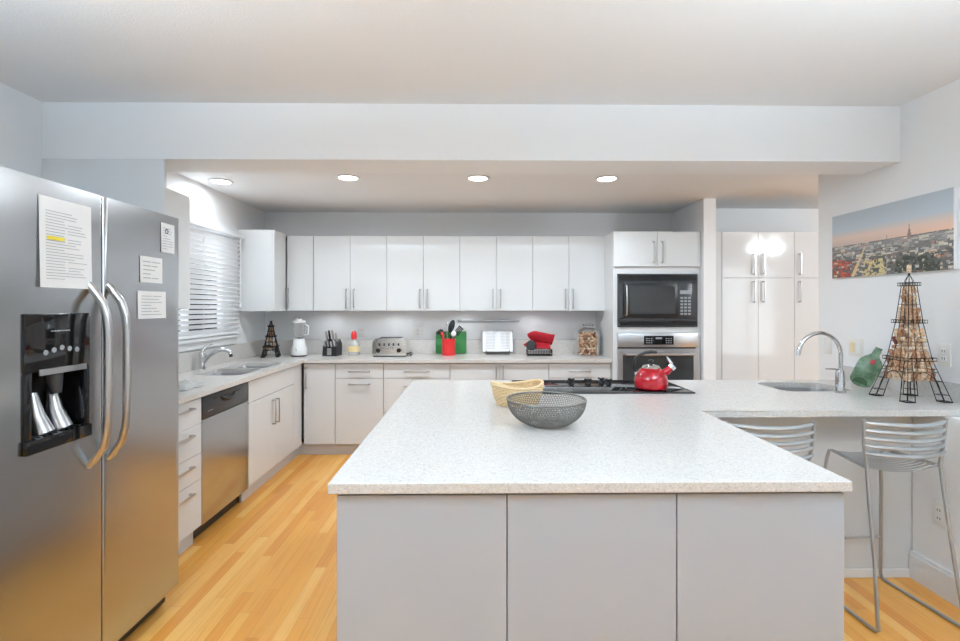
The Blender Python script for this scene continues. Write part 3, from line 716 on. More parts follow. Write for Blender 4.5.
# ------------------------------------------------------------------ eiffel cork towers
def wire_tower(label, loc, rz, prof, r_, name, feet_h, glass=False):
    """prof: list of (half side, z) from foot to top; three platforms at index 1,2,3"""
    c = thing(name, label, 'cork holder', loc, rz)
    def hs(z):
        for (a, za), (b_, zb) in zip(prof, prof[1:]):
            if za <= z <= zb: return a+(b_-a)*(z-za)/(zb-za)
        return prof[-1][0]
    z1 = prof[1][1]; z2 = prof[2][1]; z3 = prof[3][1]; z4 = prof[4][1]
    S4 = ((1, 1), (-1, 1), (-1, -1), (1, -1))
    for sx, sy in S4:                                            # each leg: four wires, rungs, foot
        bm = B(); f0 = prof[0][0]; lw = f0*.36
        corners = [(0, 0), (lw, 0), (0, lw), (lw, lw)]
        h1 = hs(z1)
        for (dx, dy) in corners:
            k = .45
            pts = [(sx*(f0-dx), sy*(f0-dy), r_*1.2), (sx*(hs(z1*.55)-dx*.8), sy*(hs(z1*.55)-dy*.8), z1*.55), (sx*(h1-dx*k), sy*(h1-dy*k), z1)]
            tube(bm, pts, r_, 6)
        for q in (.18, .5, .8):
            h_ = hs(z1*q); l_ = lw*(1-.5*q)
            tube(bm, [(sx*h_, sy*h_, z1*q), (sx*(h_-l_), sy*h_, z1*q), (sx*(h_-l_), sy*(h_-l_), z1*q), (sx*h_, sy*(h_-l_), z1*q)], r_*.8, 5, closed=True)
        lg = part('leg', bm, 'iron', c)
        bm = B(); tube(bm, [(sx*f0, sy*f0, r_*1.6), (sx*(f0-lw), sy*f0, r_*1.6), (sx*(f0-lw), sy*(f0-lw), r_*1.6), (sx*f0, sy*(f0-lw), r_*1.6)], r_*1.6, 6, closed=True); part('foot', bm, 'iron', lg)
    bm = B()                                                     # arches
    for q in range(4):
        rot = Matrix.Rotation(q*PI/2, 4, 'Z'); t = bmesh.new(); h_ = hs(z1*.3)-prof[0][0]*.3; pts = []
        for i in range(11):
            a = PI*i/10; zz = z1*(.30+.42*math.sin(a)); pts.append((h_*math.cos(a), -hs(zz), zz))
        tube(t, pts, r_*.8, 5); merge(bm, t, rot)
    part('arch', bm, 'iron', c)
    bm = B()
    for sx, sy in S4: tube(bm, [(sx*hs(z), sy*hs(z), z) for z in (z1, (z1+z2)/2, z2, (z2+z3)/2, z3)], r_, 6)
    for q in range(4):
        rot = Matrix.Rotation(q*PI/2, 4, 'Z'); t = bmesh.new()
        for fx in (-.33, .33): tube(t, [(hs(z)*fx, -hs(z), z) for z in (z1*.75, (z1+z2)/2, z2, z3)], r_*.7, 5)
        for z in (z1*.72, (z1+z2)/2, (z2+z3)/2): tube(t, [(-hs(z), -hs(z), z), (hs(z), -hs(z), z)], r_*.7, 5)
        merge(bm, t, rot)
    part('tower_frame', bm, 'iron', c)
    for z, ex in ((z1, 1.18), (z2, 1.30), (z3, 1.5)):
        bm = B(); h_ = hs(z)*ex; up = (z4-z1)*.035
        for zz in (z, z+up): tube(bm, [(sx*h_, sy*h_, zz) for sx, sy in S4], r_, 6, closed=True)
        n_ = 7
        for q in range(4):
            rot = Matrix.Rotation(q*PI/2, 4, 'Z'); t = bmesh.new()
            for i in range(n_): x = h_*(2*i/n_-1); tube(t, [(x, -h_, z), (x, -h_, z+up)], r_*.6, 5)
            merge(bm, t, rot)
        for sx, sy in S4: tube(bm, [(sx*hs(z), sy*hs(z), z), (sx*h_, sy*h_, z)], r_*.8, 5)
        part('railing', bm, 'iron', c)
    bm = B(); h3 = hs(z3)*.9
    for q in range(8):
        a = q*PI/4; tube(bm, [(h3*math.cos(a), h3*math.sin(a), z3), (h3*.9*math.cos(a), h3*.9*math.sin(a), z3+(z4-z3)*.5), (h3*.15*math.cos(a), h3*.15*math.sin(a), z4)], r_*.7, 5)
    tube(bm, [(0, 0, z4), (0, 0, z4+.012)], r_*2.6, 8)
    part('cage_top', bm, 'iron', c)
    return c, hs
TWX, TWY = 2.368, 2.585
c, hs = wire_tower('tall black wire tower full of wine corks on the breakfast bar', (TWX, TWY, .9155), 0, [(.120, 0), (.066, .212), (.040, .413), (.0225, .615), (.012, .672)], .0020, 'wire_tower', .1)
bm = B(); bx(bm, -.009, .009, -.009, .009, 0, .001); bm.free()
# corks
def cork_mesh():
    bm = B(); lathe(bm, [(0, -.0215), (.0095, -.0215), (.0105, -.0205), (.0108, 0), (.0105, .0205), (.0095, .0215), (0, .0215)], seg=12); finish(bm, True)
    me = bpy.data.meshes.new('wine_cork'); bm.to_mesh(me); bm.free(); return me
corkm = []
for i in range(5):
    me = cork_mesh(); me.materials.append(M['cork%d' % i]); corkm.append(me)
rnd = random.Random(3)
def cork(loc, rot, label, group, sc=1):
    o = bpy.data.objects.new('wine_cork', corkm[rnd.choices(range(5), [5, 4, 4, 2, 1.2])[0]]); COL.objects.link(o)
    o.location = loc; o.rotation_euler = rot; o.scale = (sc,)*3
    return tag(o, label, 'cork', group)
LT = 'tan wine cork packed inside the tall wire tower on the bar'
z = .9155+.105; lay = 0
while z < .9155+.60:
    zl = z-.9155; side = (hs(min(zl+.02, .61))+.001)*2
    if zl < .212: side = min(side, .158)
    flat = (lay % 3 == 1) and side > .055
    n_ = max(1, int(side/.0232)); st = side/n_
    if flat:
        # a layer lying down
        m_ = max(1, int(side/.045)); 
        for i in range(n_):
            for j in range(m_):
                if 1 < i < n_-2 and 0 < j < m_-1: continue
                cork((TWX-side/2+side/m_*(j+.5), TWY-side/2+st*(i+.5), z+.011), (rnd.uniform(-.1, .1), PI/2+rnd.uniform(-.25, .25), rnd.uniform(-.15, .15)), LT, 'corks inside the tall wire tower')
        z += .0245
    else:
        for i in range(n_):
            for j in range(n_):
                if 0 < i < n_-1 and 0 < j < n_-1: continue
                cork((TWX-side/2+st*(i+.5), TWY-side/2+st*(j+.5), z+.0215+rnd.uniform(-.003, .004)), (rnd.uniform(-.45, .45), rnd.uniform(-.45, .45), rnd.uniform(0, 6)), LT, 'corks inside the tall wire tower')
        z += .046
    lay += 1
cork((TWX, TWY, .9155+.672+.013+.0216), (0, 0, 0), 'single pale cork standing on the very tip of the tall wire tower', None)
c2, hs2 = wire_tower('small black wire tower standing in the back left corner beside the blender', (-2.02, 4.80, .9155), .3, [(.082, 0), (.058, .10), (.036, .20), (.018, .30), (.008, .345)], .0044, 'wire_tower', .05)
for k in range(22):
    zl = .06+.012*k+rnd.uniform(0, .004); h_ = max(.002, hs2(min(zl, .29))-.022)
    if zl > .29: break
    cork((-2.02+rnd.choice((-1, 1))*h_*rnd.uniform(.3, 1), 4.80+rnd.choice((-1, -1, 1))*h_*rnd.uniform(.3, 1), .9155+zl+.01), (PI/2+rnd.uniform(-.5, .5), rnd.uniform(-.5, .5), rnd.uniform(0, 3)), 'dark wine cork inside the small wire tower in the corner', 'corks inside the small corner tower')

# ------------------------------------------------------------------ flattened green bottle
gb = thing('flattened_bottle', 'flattened green glass bottle with a red seal leaning beside the wire tower', 'bottle', (2.385, 2.955, .917))
prof2 = []
for i in range(9): a = PI+PI*i/8; prof2.append((.075*math.cos(a), .040+.04*math.sin(a)))
prof2 += [(.078, .13), (.074, .165), (.055, .19), (.028, .205), (.019, .215), (.019, .247), (.023, .249), (.023, .263), (-.023, .263), (-.023, .249), (-.019, .247), (-.019, .215), (-.028, .205), (-.055, .19), (-.074, .165), (-.078, .13)]
def flat_bottle():
    bm = B(); prism(bm, [(x, y) for x, y in prof2], -.010, .010)
    bmesh.ops.bevel(bm, geom=[e for e in bm.edges if abs(e.verts[0].co.z-e.verts[1].co.z) < 1e-5], offset=.006, segments=3, affect='EDGES', profile=.5)
    return bm
rotm = Matrix.Rotation(math.radians(-12), 4, 'X') @ Matrix.Rotation(math.radians(23), 4, 'Y') @ Matrix.Rotation(PI/2, 4, 'X')
rotm = Matrix.Rotation(math.radians(-40), 4, 'Z') @ rotm @ Matrix.Diagonal((.78, 1, 1, 1))
def place_b(bm): bmesh.ops.transform(bm, matrix=Matrix.Translation((-.0, 0, .004)) @ rotm, verts=bm.verts); return bm
bm = place_b(flat_bottle()); lowz = min(v.co.z for v in bm.verts); bmesh.ops.translate(bm, vec=(0, 0, -lowz), verts=bm.verts)
dz = -lowz
part('glass', bm, 'green_glass', gb)
def extra(nm, bm, mt): bm = place_b(bm); bmesh.ops.translate(bm, vec=(0, 0, dz), verts=bm.verts); part(nm, bm, mt, gb)
bm = B(); t = bmesh.new(); lathe(t, [(0, 0), (.017, 0), (.016, .003), (0, .004)], seg=24); merge(bm, t, Matrix.Translation((.008, .168, .0095))); extra('seal', bm, 'red')
bm = B(); prism(bm, [(.045*math.cos(PI*i/10)*1.1, .018+.038*math.sin(PI*i/10)) for i in range(11)], .0095, .0125); extra('base_mark', bm, 'green_deep')
bm = B(); prism(bm, [(-.062, .085), (.06, .10), (.06, .125), (-.062, .112)], .0095, .0110); extra('embossed_band', bm, 'green_glass')

# ------------------------------------------------------------------ bar stools
def stool(label, loc, rz):
    c = thing('bar_stool', label, 'stool', loc, rz, 'silver wire bar stools')
    sr = .0078; zs = .695; zt = .912
    for s in (-1, 1):
        bm = B()
        pts = [(s*.196, -.004, zt), (s*.191, .004, .80), (s*.176, .006, zs+.012), (s*.180, -.012, .55), (s*.186, -.045, .30), (s*.199, -.075, .06), (s*.200, -.080, .025), (s*.200, -.066, .0095),
               (s*.198, .10, .0095), (s*.190, .295, .0095), (s*.189, .314, .018), (s*.187, .318, .04), (s*.176, .305, .25), (s*.160, .285, .50), (s*.142, .272, .66), (s*.139, .262, .694), (s*.142, .240, zs+.006), (s*.176, .012, zs)]
        tube(bm, pts, sr, 10); part('side_frame', bm, 'silver_paint', c)
    bm = B()
    for k in range(12):
        t_ = k/11; y = .012+.245*t_; hw = .174-.036*t_; pts = []
        for i in range(9): u_ = 2*i/8-1; pts.append((hw*u_, y, zs+.003-.026*(1-u_*u_)*(1-.35*t_)))
        tube(bm, pts, .0040, 8)
    part('seat', bm, 'silver_paint', c)
    bm = B()
    for k in range(5):
        z = .762+.034*k; pts = []
        for i in range(11): u_ = 2*i/10-1; pts.append((.191*u_, -.052*(1-u_*u_)-.002, z-.006*(1-u_*u_)))
        tube(bm, pts, [.006]+[.0105]*9+[.006], 8)
    part('backrest', bm, 'silver_paint', c)
    bm = B(); tube(bm, [(-.180, .307, .23), (.180, .307, .23)], .0065, 8); part('footrest', bm, 'silver_paint', c)
    return c
stool('silver wire bar stool in full view under the right end of the bar', (1.938, 2.137, 0), math.radians(3))
stool('silver wire bar stool half hidden behind the island corner', (1.302, 2.10, 0), math.radians(0))

# ------------------------------------------------------------------ city picture
def city_picture():
    y0, y1, z0, z1 = 2.490, 3.345, 1.613, 2.045; Xf = 2.518
    c = thing('canvas_picture', 'wide canvas picture of a city skyline at sunset on the right wall', 'picture', (2.53, (y0+y1)/2, z0))
    obj('canvas', bx(B(), Xf+.0006, 2.5395, y0, y1, z0, z1, .001, 1), 'trim', c, False)
    NX, NZ = 174, 84; rd = random.Random(11); img = [[None]*NX for _ in range(NZ)]
    # horizon height rises to the near (right) end
    import colorsys
    pal = [(222, 214, 200), (206, 192, 170), (186, 172, 156), (158, 148, 140), (136, 128, 122), (118, 114, 112), (216, 206, 172), (172, 164, 162), (190, 196, 204), (106, 102, 98)]
    dark = [(92, 94, 92), (104, 102, 98), (84, 88, 84), (112, 106, 100)]
    hz = .50
    for j in range(NZ):
        v = j/NZ
        for i in range(NX):
            t_ = (v-hz)/(1-hz)
            if t_ < 0: img[j][i] = (100, 99, 96); continue
            a, b_, q = ((240, 196, 170), (226, 200, 186), t_/.22) if t_ < .22 else ((226, 200, 186), (190, 200, 208), (t_-.22)/.25) if t_ < .47 else ((190, 200, 208), (178, 188, 196), (t_-.47)/.53)
            w = .35+.65*(i/NX)
            a2 = tuple(x*(w if t_ < .47 else 1)+(1-w if t_ < .47 else 0)*(176) for x in a) if t_ < .22 else a
            img[j][i] = tuple(x+(y-x)*q for x, y in zip(a2, b_))
    for n_ in range(900):
        v = rd.random()**1.1*hz; row = int((hz-v)*NZ) if False else int((hz*(1-n_/900)+rd.uniform(-.02, .02))*NZ)
        dep = 1-row/(hz*NZ); sc = max(.35, 1-dep)
        w_ = max(3, int(rd.uniform(4, 17)*sc+1)); h_ = max(2, int(rd.uniform(2, 9)*sc)); x_ = rd.randrange(-3, NX)
        col = rd.choice(pal if rd.random() < .55 else dark)
        if rd.random() < .05: col = (170, 112, 92)
        if x_ < NX*.17 and row < NZ*.28 and rd.random() < .7: col = rd.choice([(192, 84, 62), (206, 100, 74), (170, 70, 54)])
        if NX*.30 < x_ < NX*.50 and row < NZ*.25 and rd.random() < .5: col = (222, 204, 140)
        if NX*.58 < x_ < NX*.9 and row < NZ*.22 and rd.random() < .6: col = rd.choice([(54, 62, 50), (66, 70, 60)])
        if dep > .25: pass
        hzf = .45 if row > NZ*.40 else .22 if row > NZ*.28 else 0.05
        for jj in range(row-h_, row+1):
            for ii in range(x_, x_+w_):
                if 0 <= jj < hz*NZ-1+rd.choice((0, 0, 1)) and 0 <= ii < NX:
                    k = .82 if jj < row-h_+1 else (1.0 if (ii+jj) % 3 else .9)
                    img[jj][ii] = tuple(q*k*(1-hzf)+186*hzf for q in col)
    # a pale diagonal street and a thin spire
    for s in range(60):
        xx = int(NX*(.20+.13*s/60)); yy = int(NZ*(.02+.42*s/60))
        for d in range(int(6-5*s/60)+1): img[yy][min(NX-1, xx+d)] = (214, 190, 150)
    sx = int(NX*.70)
    for yy in range(int(NZ*.46), int(NZ*.66)):
        wd = 2 if yy < NZ*.53 else (1 if yy < NZ*.58 else 0)
        for d in range(-wd, wd+1): img[yy][sx+d] = (150, 128, 118)
    for yy in range(int(NZ*.03), int(NZ*.56)): img[yy][int(NX*.52)] = (160, 150, 140)
    bm = B(); vs = [[bm.verts.new((Xf, y1-(y1-y0)*i/NX, z0+(z1-z0)*j/NZ)) for i in range(NX+1)] for j in range(NZ+1)]
    cl = bm.loops.layers.color.new('print')
    for j in range(NZ):
        for i in range(NX):
            f_ = bm.faces.new((vs[j][i], vs[j][i+1], vs[j+1][i+1], vs[j+1][i]))
            for lp in f_.loops: lp[cl] = tuple(max(0, min(255, q))/255 for q in img[j][i])+(1,)
    m = mat('canvas_print', (1, 1, 1, 1), .45); t, b, n, l = nt(m)
    at = n.new('ShaderNodeVertexColor'); at.layer_name = 'print'; l.new(at.outputs[0], b.inputs['Base Color'])
    obj('print', bm, m, c, False)
city_picture()

# ------------------------------------------------------------------ outlets and switches
def plate(label, nm, loc, rz, w_, h_, kind):
    c = thing(nm, label, 'outlet' if kind == 'o' else 'switch', loc, rz)
    part('cover_plate', bx(B(), -w_/2, w_/2, -.006, -.0004, -h_/2, h_/2, .002, 2), 'plate', c)
    if kind == 'o':
        for z in (-.02, .02):
            o = part('socket', bx(B(), -.016, .016, -.008, -.0055, z-.014, z+.014, .002, 1), 'white_plastic', c)
            bm = B(); bx(bm, -.008, -.005, -.0086, -.0078, z-.006, z+.006); bx(bm, .005, .008, -.0086, -.0078, z-.006, z+.006); part('slot', bm, 'black', o, smooth=False)
    else:
        n_ = max(1, round(w_/.05)-0) if w_ > .09 else 1
        for k in range(n_):
            x = (k-(n_-1)/2)*.046; part('rocker', bx(B(), x-.016, x+.016, -.009, -.0055, -.033, .033, .002, 1), 'white_plastic' if k else 'amber' if n_ > 1 else 'white_plastic', c)
RW = -PI/2
plate('ivory wall outlet right of the wire tower below the city picture', 'wall_outlet', (2.54, 2.56, 1.157), RW, .072, .118, 'o')
plate('double switch plate above the green bottle', 'switch_plate', (2.54, 3.16, 1.145), RW, .118, .118, 's')
plate('single switch plate behind the gooseneck faucet', 'switch_plate', (2.54, 3.41, 1.14), RW, .072, .118, 's')
plate('white outlet low on the wall under the breakfast bar behind the stool', 'wall_outlet', (2.294, 2.335, .395), RW, .072, .118, 'o')
plate('white outlet on the back wall between toaster and red crock', 'wall_outlet', (-.60, 5.14, 1.14), 0, .118, .10, 'o')
plate('faint white outlet on the back wall behind the knife block', 'wall_outlet', (-1.20, 5.14, 1.14), 0, .072, .10, 'o')

# ------------------------------------------------------------------ things on the kitchen worktop
ZT = .9155
# blender
c = thing('blender', 'white countertop blender with clear jar in the back left corner', 'blender', (-1.765, 4.86, ZT))
part('base', lathe(B(), [(0, .012), (.075, .012), (.080, .02), (.078, .07), (.062, .12), (.055, .165), (.050, .172), (0, .172)], seg=4*8), 'white_plastic', c)
part('foot_ring', lathe(B(), [(0, 0), (.070, 0), (.074, .013), (0, .013)]), 'black', c)
part('jar', lathe(B(), [(.0, .175), (.048, .175), (.050, .19), (.060, .34), (.057, .34), (.047, .195), (0, .182)]), 'glass', c)
part('lid', lathe(B(), [(0, .338), (.062, .338), (.062, .356), (.03, .360), (.028, .375), (0, .375)]), 'white_plastic', c)
part('jar_handle', tube(B(), [(.052, 0, .21), (.09, 0, .22), (.095, 0, .30), (.057, 0, .32)], .007, 8), 'white_plastic', c)
part('dial', tube(B(), [(0, -.070, .075), (0, -.088, .072)], .018, 16), 'plate', c)
# knife block
c = thing('knife_block', 'black knife block full of steel handled knives on the back worktop', 'knife block', (-1.452, 4.90, ZT), math.radians(-6))
bm = B(); pr = [(-.055, 0), (.095, 0), (.105, .115), (.06, .165), (-.04, .095)]
t = bmesh.new(); prism(t, pr, -.072, .072); merge(bm, t, Matrix.Rotation(PI/2, 4, 'Z') @ Matrix.Rotation(PI/2, 4, 'X'))
part('block', bm, 'black', c, smooth=False)
part('steel_plate', bx(B(), -.022, .022, -.0575, -.053, .012, .08, .001, 1), 'nickel', c)
for i in range(4):
    x = -.05+.033*i; part('steak_knife', tube(B(), [(x, -.03, .09), (x, -.055, .135), (x, -.062, .147)], [.009, .011, .007], 8), 'nickel', c)
for i, (x, L_) in enumerate(((-.052, .10), (-.02, .11), (.014, .115), (.05, .085))):
    part('knife', tube(B(), [(x, .03, .13), (x, .00, .13+L_*.7), (x, -.015, .135+L_*1.1)], [.010, .012, .009], 8), 'nickel' if i != 1 else 'black', c)
# dish soap bottle with red cap
c = thing('soap_bottle', 'clear squeeze bottle with red cap and pale yellow label', 'bottle', (-1.235, 4.95, ZT))
part('bottle', lathe(B(), [(0, 0), (.042, 0), (.048, .01), (.048, .10), (.038, .135), (.018, .155), (.016, .165), (0, .165)], sx=1.25, sy=.8), 'clear_plastic', c)
part('label', lathe(B(), [(.0492, .035), (.0492, .095)], sx=1.25, sy=.8, seg=48), 'amber', c, 'pale yellow label')
part('cap', lathe(B(), [(0, .165), (.026, .165), (.030, .185), (.028, .22), (.016, .248), (0, .25)]), 'red_plastic', c, 'red cap')
# toaster
c = thing('toaster', 'polished steel four slot toaster on the back worktop', 'toaster', (-.845, 4.90, ZT))
bm = B(); n_ = 10; pr = [(-.165, .012)]+[(-.165+.05*(1-math.cos(PI/2*i/n_)), .125+.058*math.sin(PI/2*i/n_)) for i in range(n_+1)]+[(.165-.05*(1-math.cos(PI/2*i/n_)), .125+.058*math.sin(PI/2*i/n_)) for i in range(n_, -1, -1)]+[(.165, .012)]
t = bmesh.new(); prism(t, pr, -.13, .13); merge(bm, t, Matrix.Rotation(PI/2, 4, 'X'))
part('body', bm, 'toaster_steel', c)
part('base', bx(B(), -.158, .158, -.122, .122, 0, .014), 'black', c)
for y in (-.075, -.025, .025, .075): part('slot', bx(B(), -.11, .11, y-.012, y+.012, .180, .1845), 'black', c)
for x in (-.105, .10): part('dial', tube(B(), [(x, -.13, .065), (x, -.15, .065)], .021, 18), 'black', c, 'black dial')
bm = B()
for x in (-.095, -.045, .0, .045, .095): bx(bm, x-.008, x+.008, -.1335, -.129, .11, .135)
part('buttons', bm, 'charcoal', c)
for x in (-.022, .028): part('lever', bx(B(), x-.011, x+.011, -.150, -.129, .075, .10, .003, 1), 'chrome', c)
part('power_cord', tube(B(), [(.15, .08, .02), (.19, .06, .012), (.205, -.02, .006), (.222, -.03, .028), (.195, -.02, .034)], .006, 8), 'black', c)
# cutting boards
o = obj('cutting_board', bx(B(), -.162, .162, -.006, .006, 0, .235, .004, 2), 'green_board', None); o.location = (-.245, 5.085, ZT+.002); o.rotation_euler = (math.radians(-9), 0, 0)
tag(o, 'green cutting board propped on the backsplash behind the red crock', 'cutting board')
# crock and utensils
CX, CY = -.262, 4.93
c = thing('utensil_crock', 'round red utensil crock in front of the green cutting board', 'crock', (CX, CY, ZT))
part('body', lathe(B(), [(0, 0), (.066, 0), (.068, .004), (.068, .168), (.063, .168), (.062, .008), (0, .008)], seg=40), 'red_plastic', c)
part('rim', lathe(B(), [(.068, .158), (.071, .160), (.071, .169), (.063, .169)], seg=40), 'red_plastic', c)
def utensil(label, nm, base, tip, head, mt, hm):
    c = thing(nm, label, 'utensil', (CX+base[0], CY+base[1], ZT+.009))
    T = Vector((tip[0]-base[0], tip[1]-base[1], tip[2]))
    part('handle', tube(B(), [(0, 0, .002), tuple(T*.5), tuple(T)], .006, 8), hm, c)
    part('head', head(T), mt, c)
def oval(w_, h_, tz, k=.012):
    def f_(T):
        bm = B(); t = bmesh.new(); bmesh.ops.create_uvsphere(t, u_segments=16, v_segments=10, radius=1)
        bmesh.ops.scale(t, vec=(w_/2, k, h_/2), verts=t.verts); merge(bm, t, Matrix.Translation(T+Vector((0, 0, h_*.3))) @ Matrix.Rotation(tz, 4, 'Y')); return bm
    return f_
def turner(w_, h_, tz):
    def f_(T):
        bm = B(); t = bmesh.new()
        for q in range(4): bx(t, -w_/2+q*w_/4+.002, -w_/2+(q+1)*w_/4-.002, -.002, .002, 0, h_)
        bx(t, -w_/2, w_/2, -.002, .002, h_, h_+.012); bx(t, -w_/2, w_/2, -.002, .002, -.012, .0)
        merge(bm, t, Matrix.Translation(T) @ Matrix.Rotation(tz, 4, 'Y')); return bm
    return f_
def whisk(T):
    bm = B()
    for q in range(4):
        a = q*PI/4; pts = []
        for i in range(13):
            th = PI*i/12; s_ = math.sin(th); pts.append(tuple(T+Vector((.028*math.cos(th)*math.cos(a), .028*math.cos(th)*math.sin(a), .0+.085*s_))))
        tube(bm, pts, .0014, 5)
    return bm
utensil('black ladle head leaning left in the red crock', 'ladle', (.045, .0), (-.088, -.01, .215), oval(.075, .05, -.5, .03), 'black', 'black')
utensil('large black turner standing tallest in the red crock', 'turner', (.0, .02), (.03, .0, .245), oval(.062, .14, .3), 'black', 'black')
utensil('black slotted spatula leaning right in the red crock', 'slotted_spatula', (-.045, -.015), (.080, .0, .215), turner(.06, .07, .7), 'black', 'black')
utensil('steel wire whisk at the back of the red crock', 'whisk', (.0, .03), (-.02, .025, .24), whisk, 'chrome', 'nickel')
utensil('small steel spoon with pale bowl in the red crock', 'serving_spoon', (-.01, .02), (.052, -.02, .195), oval(.052, .06, .4), 'white_plastic', 'nickel')
utensil('red handled spatula leaning left in the red crock', 'spatula', (.03, -.03), (-.064, -.025, .19), oval(.03, .07, -.6), 'red_plastic', 'red_plastic')
# knife rail
c = thing('magnetic_rail', 'long steel magnetic knife rail on the wall above the cookbook', 'rail', (.155, 5.138, 1.262))
part('rail', bx(B(), -.33, .33, -.022, -.002, -.013, .013, .003, 2), 'silver_paint', c)
for x in (-.28, .28): part('mount', tube(B(), [(x, -.021, 0), (x, -.0235, 0)], .006, 12), 'chrome', c)
# cookbook on stand
c = thing('book_stand', 'grey wire book stand holding the open cookbook', 'stand', (.245, 5.0, ZT))
bm = B(); tube(bm, [(-.12, -.03, .005), (.12, -.03, .005)], .004); tube(bm, [(-.12, .07, .005), (.12, .07, .005)], .004)
for x in (-.12, .12): tube(bm, [(x, -.03, .005), (x, .07, .005)], .004); tube(bm, [(x, .005, .005), (x, .085, .22)], .004); tube(bm, [(x, .0, .03), (x, -.035, .03), (x, -.035, .048)], .003)
tube(bm, [(-.12, .085, .22), (.12, .085, .22)], .004)
part('frame', bm, 'meshsteel', c)
bm = B(); bx(bm, -.15, .15, -.037, .012, .024, .030, .001, 1); part('ledge', bm, 'thin_glass', c)
c = thing('cookbook', 'open white cookbook resting on the wire stand', 'book', (.245, 4.985, ZT+.03))
mt_ = Matrix.Rotation(math.radians(-17), 4, 'X')
for s in (-1, 1):
    bm = B(); t = bmesh.new(); N_ = 8
    top = [(s*.158*i/N_, -.012*math.sin(PI*min(1, i/N_*1.15))**1-.003, 0) for i in range(N_+1)]
    lo = [t.verts.new(p) for p in top]; hi = [t.verts.new((p[0], p[1], .222)) for p in top]; lo2 = [t.verts.new((p[0], .006, 0)) for p in top]; hi2 = [t.verts.new((p[0], .006, .222)) for p in top]
    for i in range(N_):
        for q in ((lo, hi), (hi, hi2), (hi2, lo2), (lo2, lo)): t.faces.new((q[0][i], q[0][i+1], q[1][i+1], q[1][i]))
    t.faces.new((lo[-1], hi[-1], hi2[-1], lo2[-1])); merge(bm, t, mt_); part('pages', bm, 'paper', c)
    bm = B(); t = bmesh.new()
    for k in range(11):
        bx(t, s*.03 if s > 0 else -.13, .13 if s > 0 else -.03, -.0165, -.0160, .03+k*.016, .033+k*.016)
    merge(bm, t, mt_); part('printed_text', bm, 'ink', c, smooth=False)
bm = B(); t = bmesh.new(); bx(t, -.163, .163, .0065, .009, -.002, .226); merge(bm, t, mt_); part('cover', bm, 'charcoal', c, smooth=False)
# wire basket and mitts
c = thing('wire_basket', 'small grey wire basket holding red oven mitts', 'basket', (.665, 4.90, ZT))
bm = B()
for z in (.006, .034, .062): tube(bm, [(x, y, z) for x, y in rrect(-.125, .125, -.07, .07, .02, 3)], .0028, 6, closed=True)
for k in range(15): x = -.115+.23*k/14; tube(bm, [(x, -.07, .062), (x, -.07, .004), (x, .07, .004), (x, .07, .062)], .002, 5)
for k in range(7): y = -.06+.12*k/6; tube(bm, [(-.125, y, .062), (-.125, y, .004), (.125, y, .004), (.125, y, .062)], .002, 5)
part('wires', bm, 'iron', c)
def mitt(label, loc, rot, mt, cuffm):
    c = thing('oven_mitt', label, 'oven mitt', loc); c.rotation_euler = rot
    bm = B(); out = [(-.135, -.030), (-.10, -.052), (-.03, -.060), (.05, -.060), (.12, -.062), (.12, .062), (.05, .060), (-.03, .062), (-.10, .050), (-.138, .022)]
    # smooth padded hand shape
    rings = []
    N_ = 14
    for i in range(N_+1):
        t_ = i/N_; x = -.142+.255*t_; w_ = .062*min(1, (math.sin(min(1, t_*2.6)*PI/2))**.7+.05); th = .022*min(1, math.sin(min(1, t_*3)*PI/2)+.1)
        rings.append([bm.verts.new((x, w_*math.cos(2*PI*k/20), th*math.sin(2*PI*k/20))) for k in range(20)])
    for a, b_ in zip(rings, rings[1:]):
        for k in range(20): bm.faces.new((a[k], a[(k+1) % 20], b_[(k+1) % 20], b_[k]))
    bm.faces.new(rings[0]); bm.faces.new(rings[-1]); part('palm', bm, mt, c)
    part('thumb', tube(B(), [(.03, .045, 0), (-.02, .085, 0), (-.06, .098, 0)], [.024, .020, .010], 12), mt, c)
    part('cuff', lathe(B(), [(0, 0)], seg=4) if False else tube(B(), [(.108, 0, 0), (.122, 0, 0)], 1, 20) if False else cuff(), cuffm, c)
def cuff():
    bm = B(); rings = []
    for x, g in ((.105, 1.04), (.128, 1.08), (.128, .95)):
        rings.append([bm.verts.new((x, .062*g*math.cos(2*PI*k/20), .023*g*math.sin(2*PI*k/20))) for k in range(20)])
    for a, b_ in zip(rings, rings[1:]):
        for k in range(20): bm.faces.new((a[k], a[(k+1) % 20], b_[(k+1) % 20], b_[k]))
    return bm
mitt('red quilted oven mitt, upper one, tilted over the wire basket', (.680, 4.89, ZT+.185), (math.radians(-58), math.radians(12), 0), 'mitt', 'mitt')
mitt('dark red and black oven mitt, lower one, inside the wire basket', (.645, 4.90, ZT+.105), (math.radians(25), math.radians(2), 0), 'mitt', 'mitt')
o = obj('pot_holder', lathe(B(), [(0, -.008), (.045, -.008), (.052, 0), (.045, .008), (0, .008)]), 'black', None); o.location = (.575, 4.83, ZT+.108); o.rotation_euler = (math.radians(80), .2, -.2)
tag(o, 'round black pot holder at the left end of the mitt basket', 'pot holder')
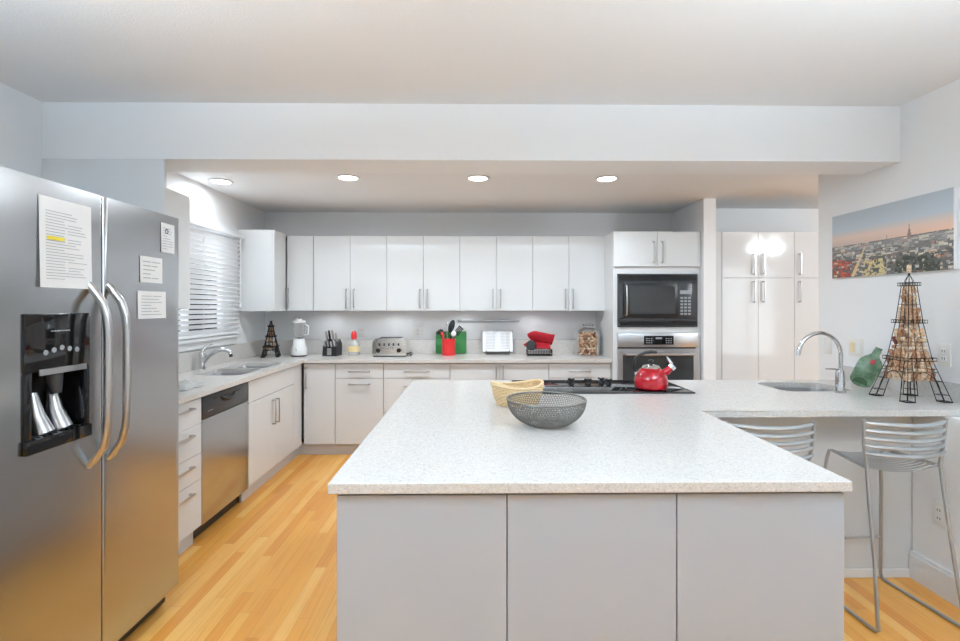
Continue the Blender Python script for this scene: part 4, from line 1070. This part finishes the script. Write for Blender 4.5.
# cork jar
JX, JY = 1.165, 4.90
c = thing('glass_jar', 'large glass jar filled with wine corks beside the oven tower', 'jar', (JX, JY, ZT))
part('jar', lathe(B(), [(0, 0), (.112, 0), (.122, .01), (.124, .20), (.115, .235), (.085, .268), (.05, .285), (.047, .30), (.052, .306)], seg=48), 'thin_glass', c)
part('lid', lathe(B(), [(.054, .307), (.054, .316), (.02, .322), (.016, .338), (0, .342)]), 'thin_glass', c)
part('neck_ring', lathe(B(), [(.050, .298), (.055, .300), (.055, .307), (.050, .307)]), 'nickel', c)
LJ = 'tan wine cork inside the large glass jar on the back worktop'
for layer in range(8):
    z = ZT+.0225+layer*.0262; 
    lim = .1225 if layer < 7 else .104
    vert = False
    n_ = 15
    for k in range(n_):
        a = 2*PI*(k+.5*(layer % 2))/n_+rnd.uniform(-.02, .02)
        kind = rnd.random()
        rr = lim-.0145
        tang = a+PI/2
        e = Euler((PI/2, 0, 0)); tilt = rnd.uniform(-.35, .35)
        mtx = (Matrix.Rotation(a+rnd.uniform(-.3, .3), 4, 'Z') if kind < .35 else Matrix.Rotation(tang, 4, 'Z')) @ Matrix.Rotation(PI/2+(tilt if kind < .35 else rnd.uniform(-1.3, 1.3)), 4, 'Y')
        if kind < .35: rr -= .010
        cork((JX+rr*math.cos(a), JY+rr*math.sin(a), z), mtx.to_euler(), LJ, 'corks inside the glass jar')
for k in range(14):
    a = 2*PI*k/14*2.2; rr = .04+.04*(k % 2)
    cork((JX+rr*math.cos(a), JY+rr*math.sin(a), ZT+.228+.0*(k % 2)), (PI/2, rnd.uniform(-.2, .2), rnd.uniform(0, 6)), LJ, 'corks inside the glass jar')
# folded towel near fridge
c = thing('dish_towel', 'white folded dish towel on the worktop edge beside the refrigerator', 'towel', (-1.86, 2.98, ZT))
bm = B(); N_ = 16; rw = random.Random(4)
gz = [[.020+.010*math.sin(i*.9+j*.5)+rw.uniform(0, .006)+.010*math.exp(-((i-8)**2+(j-6)**2)/14) for j in range(13)] for i in range(N_+1)]
top = [[bm.verts.new((-.15+.30*i/N_+.01*math.sin(j), -.13+.26*j/12+.012*math.sin(i*.8), gz[i][j] if 0 < i < N_ and 0 < j < 12 else .004)) for j in range(13)] for i in range(N_+1)]
for i in range(N_):
    for j in range(12): bm.faces.new((top[i][j], top[i+1][j], top[i+1][j+1], top[i][j+1]))
bm2 = B(); bm.verts.ensure_lookup_table()
bmesh.ops.solidify(bm, geom=bm.faces[:], thickness=.003)
part('cloth', bm, 'cloth', c)
bm2.free()
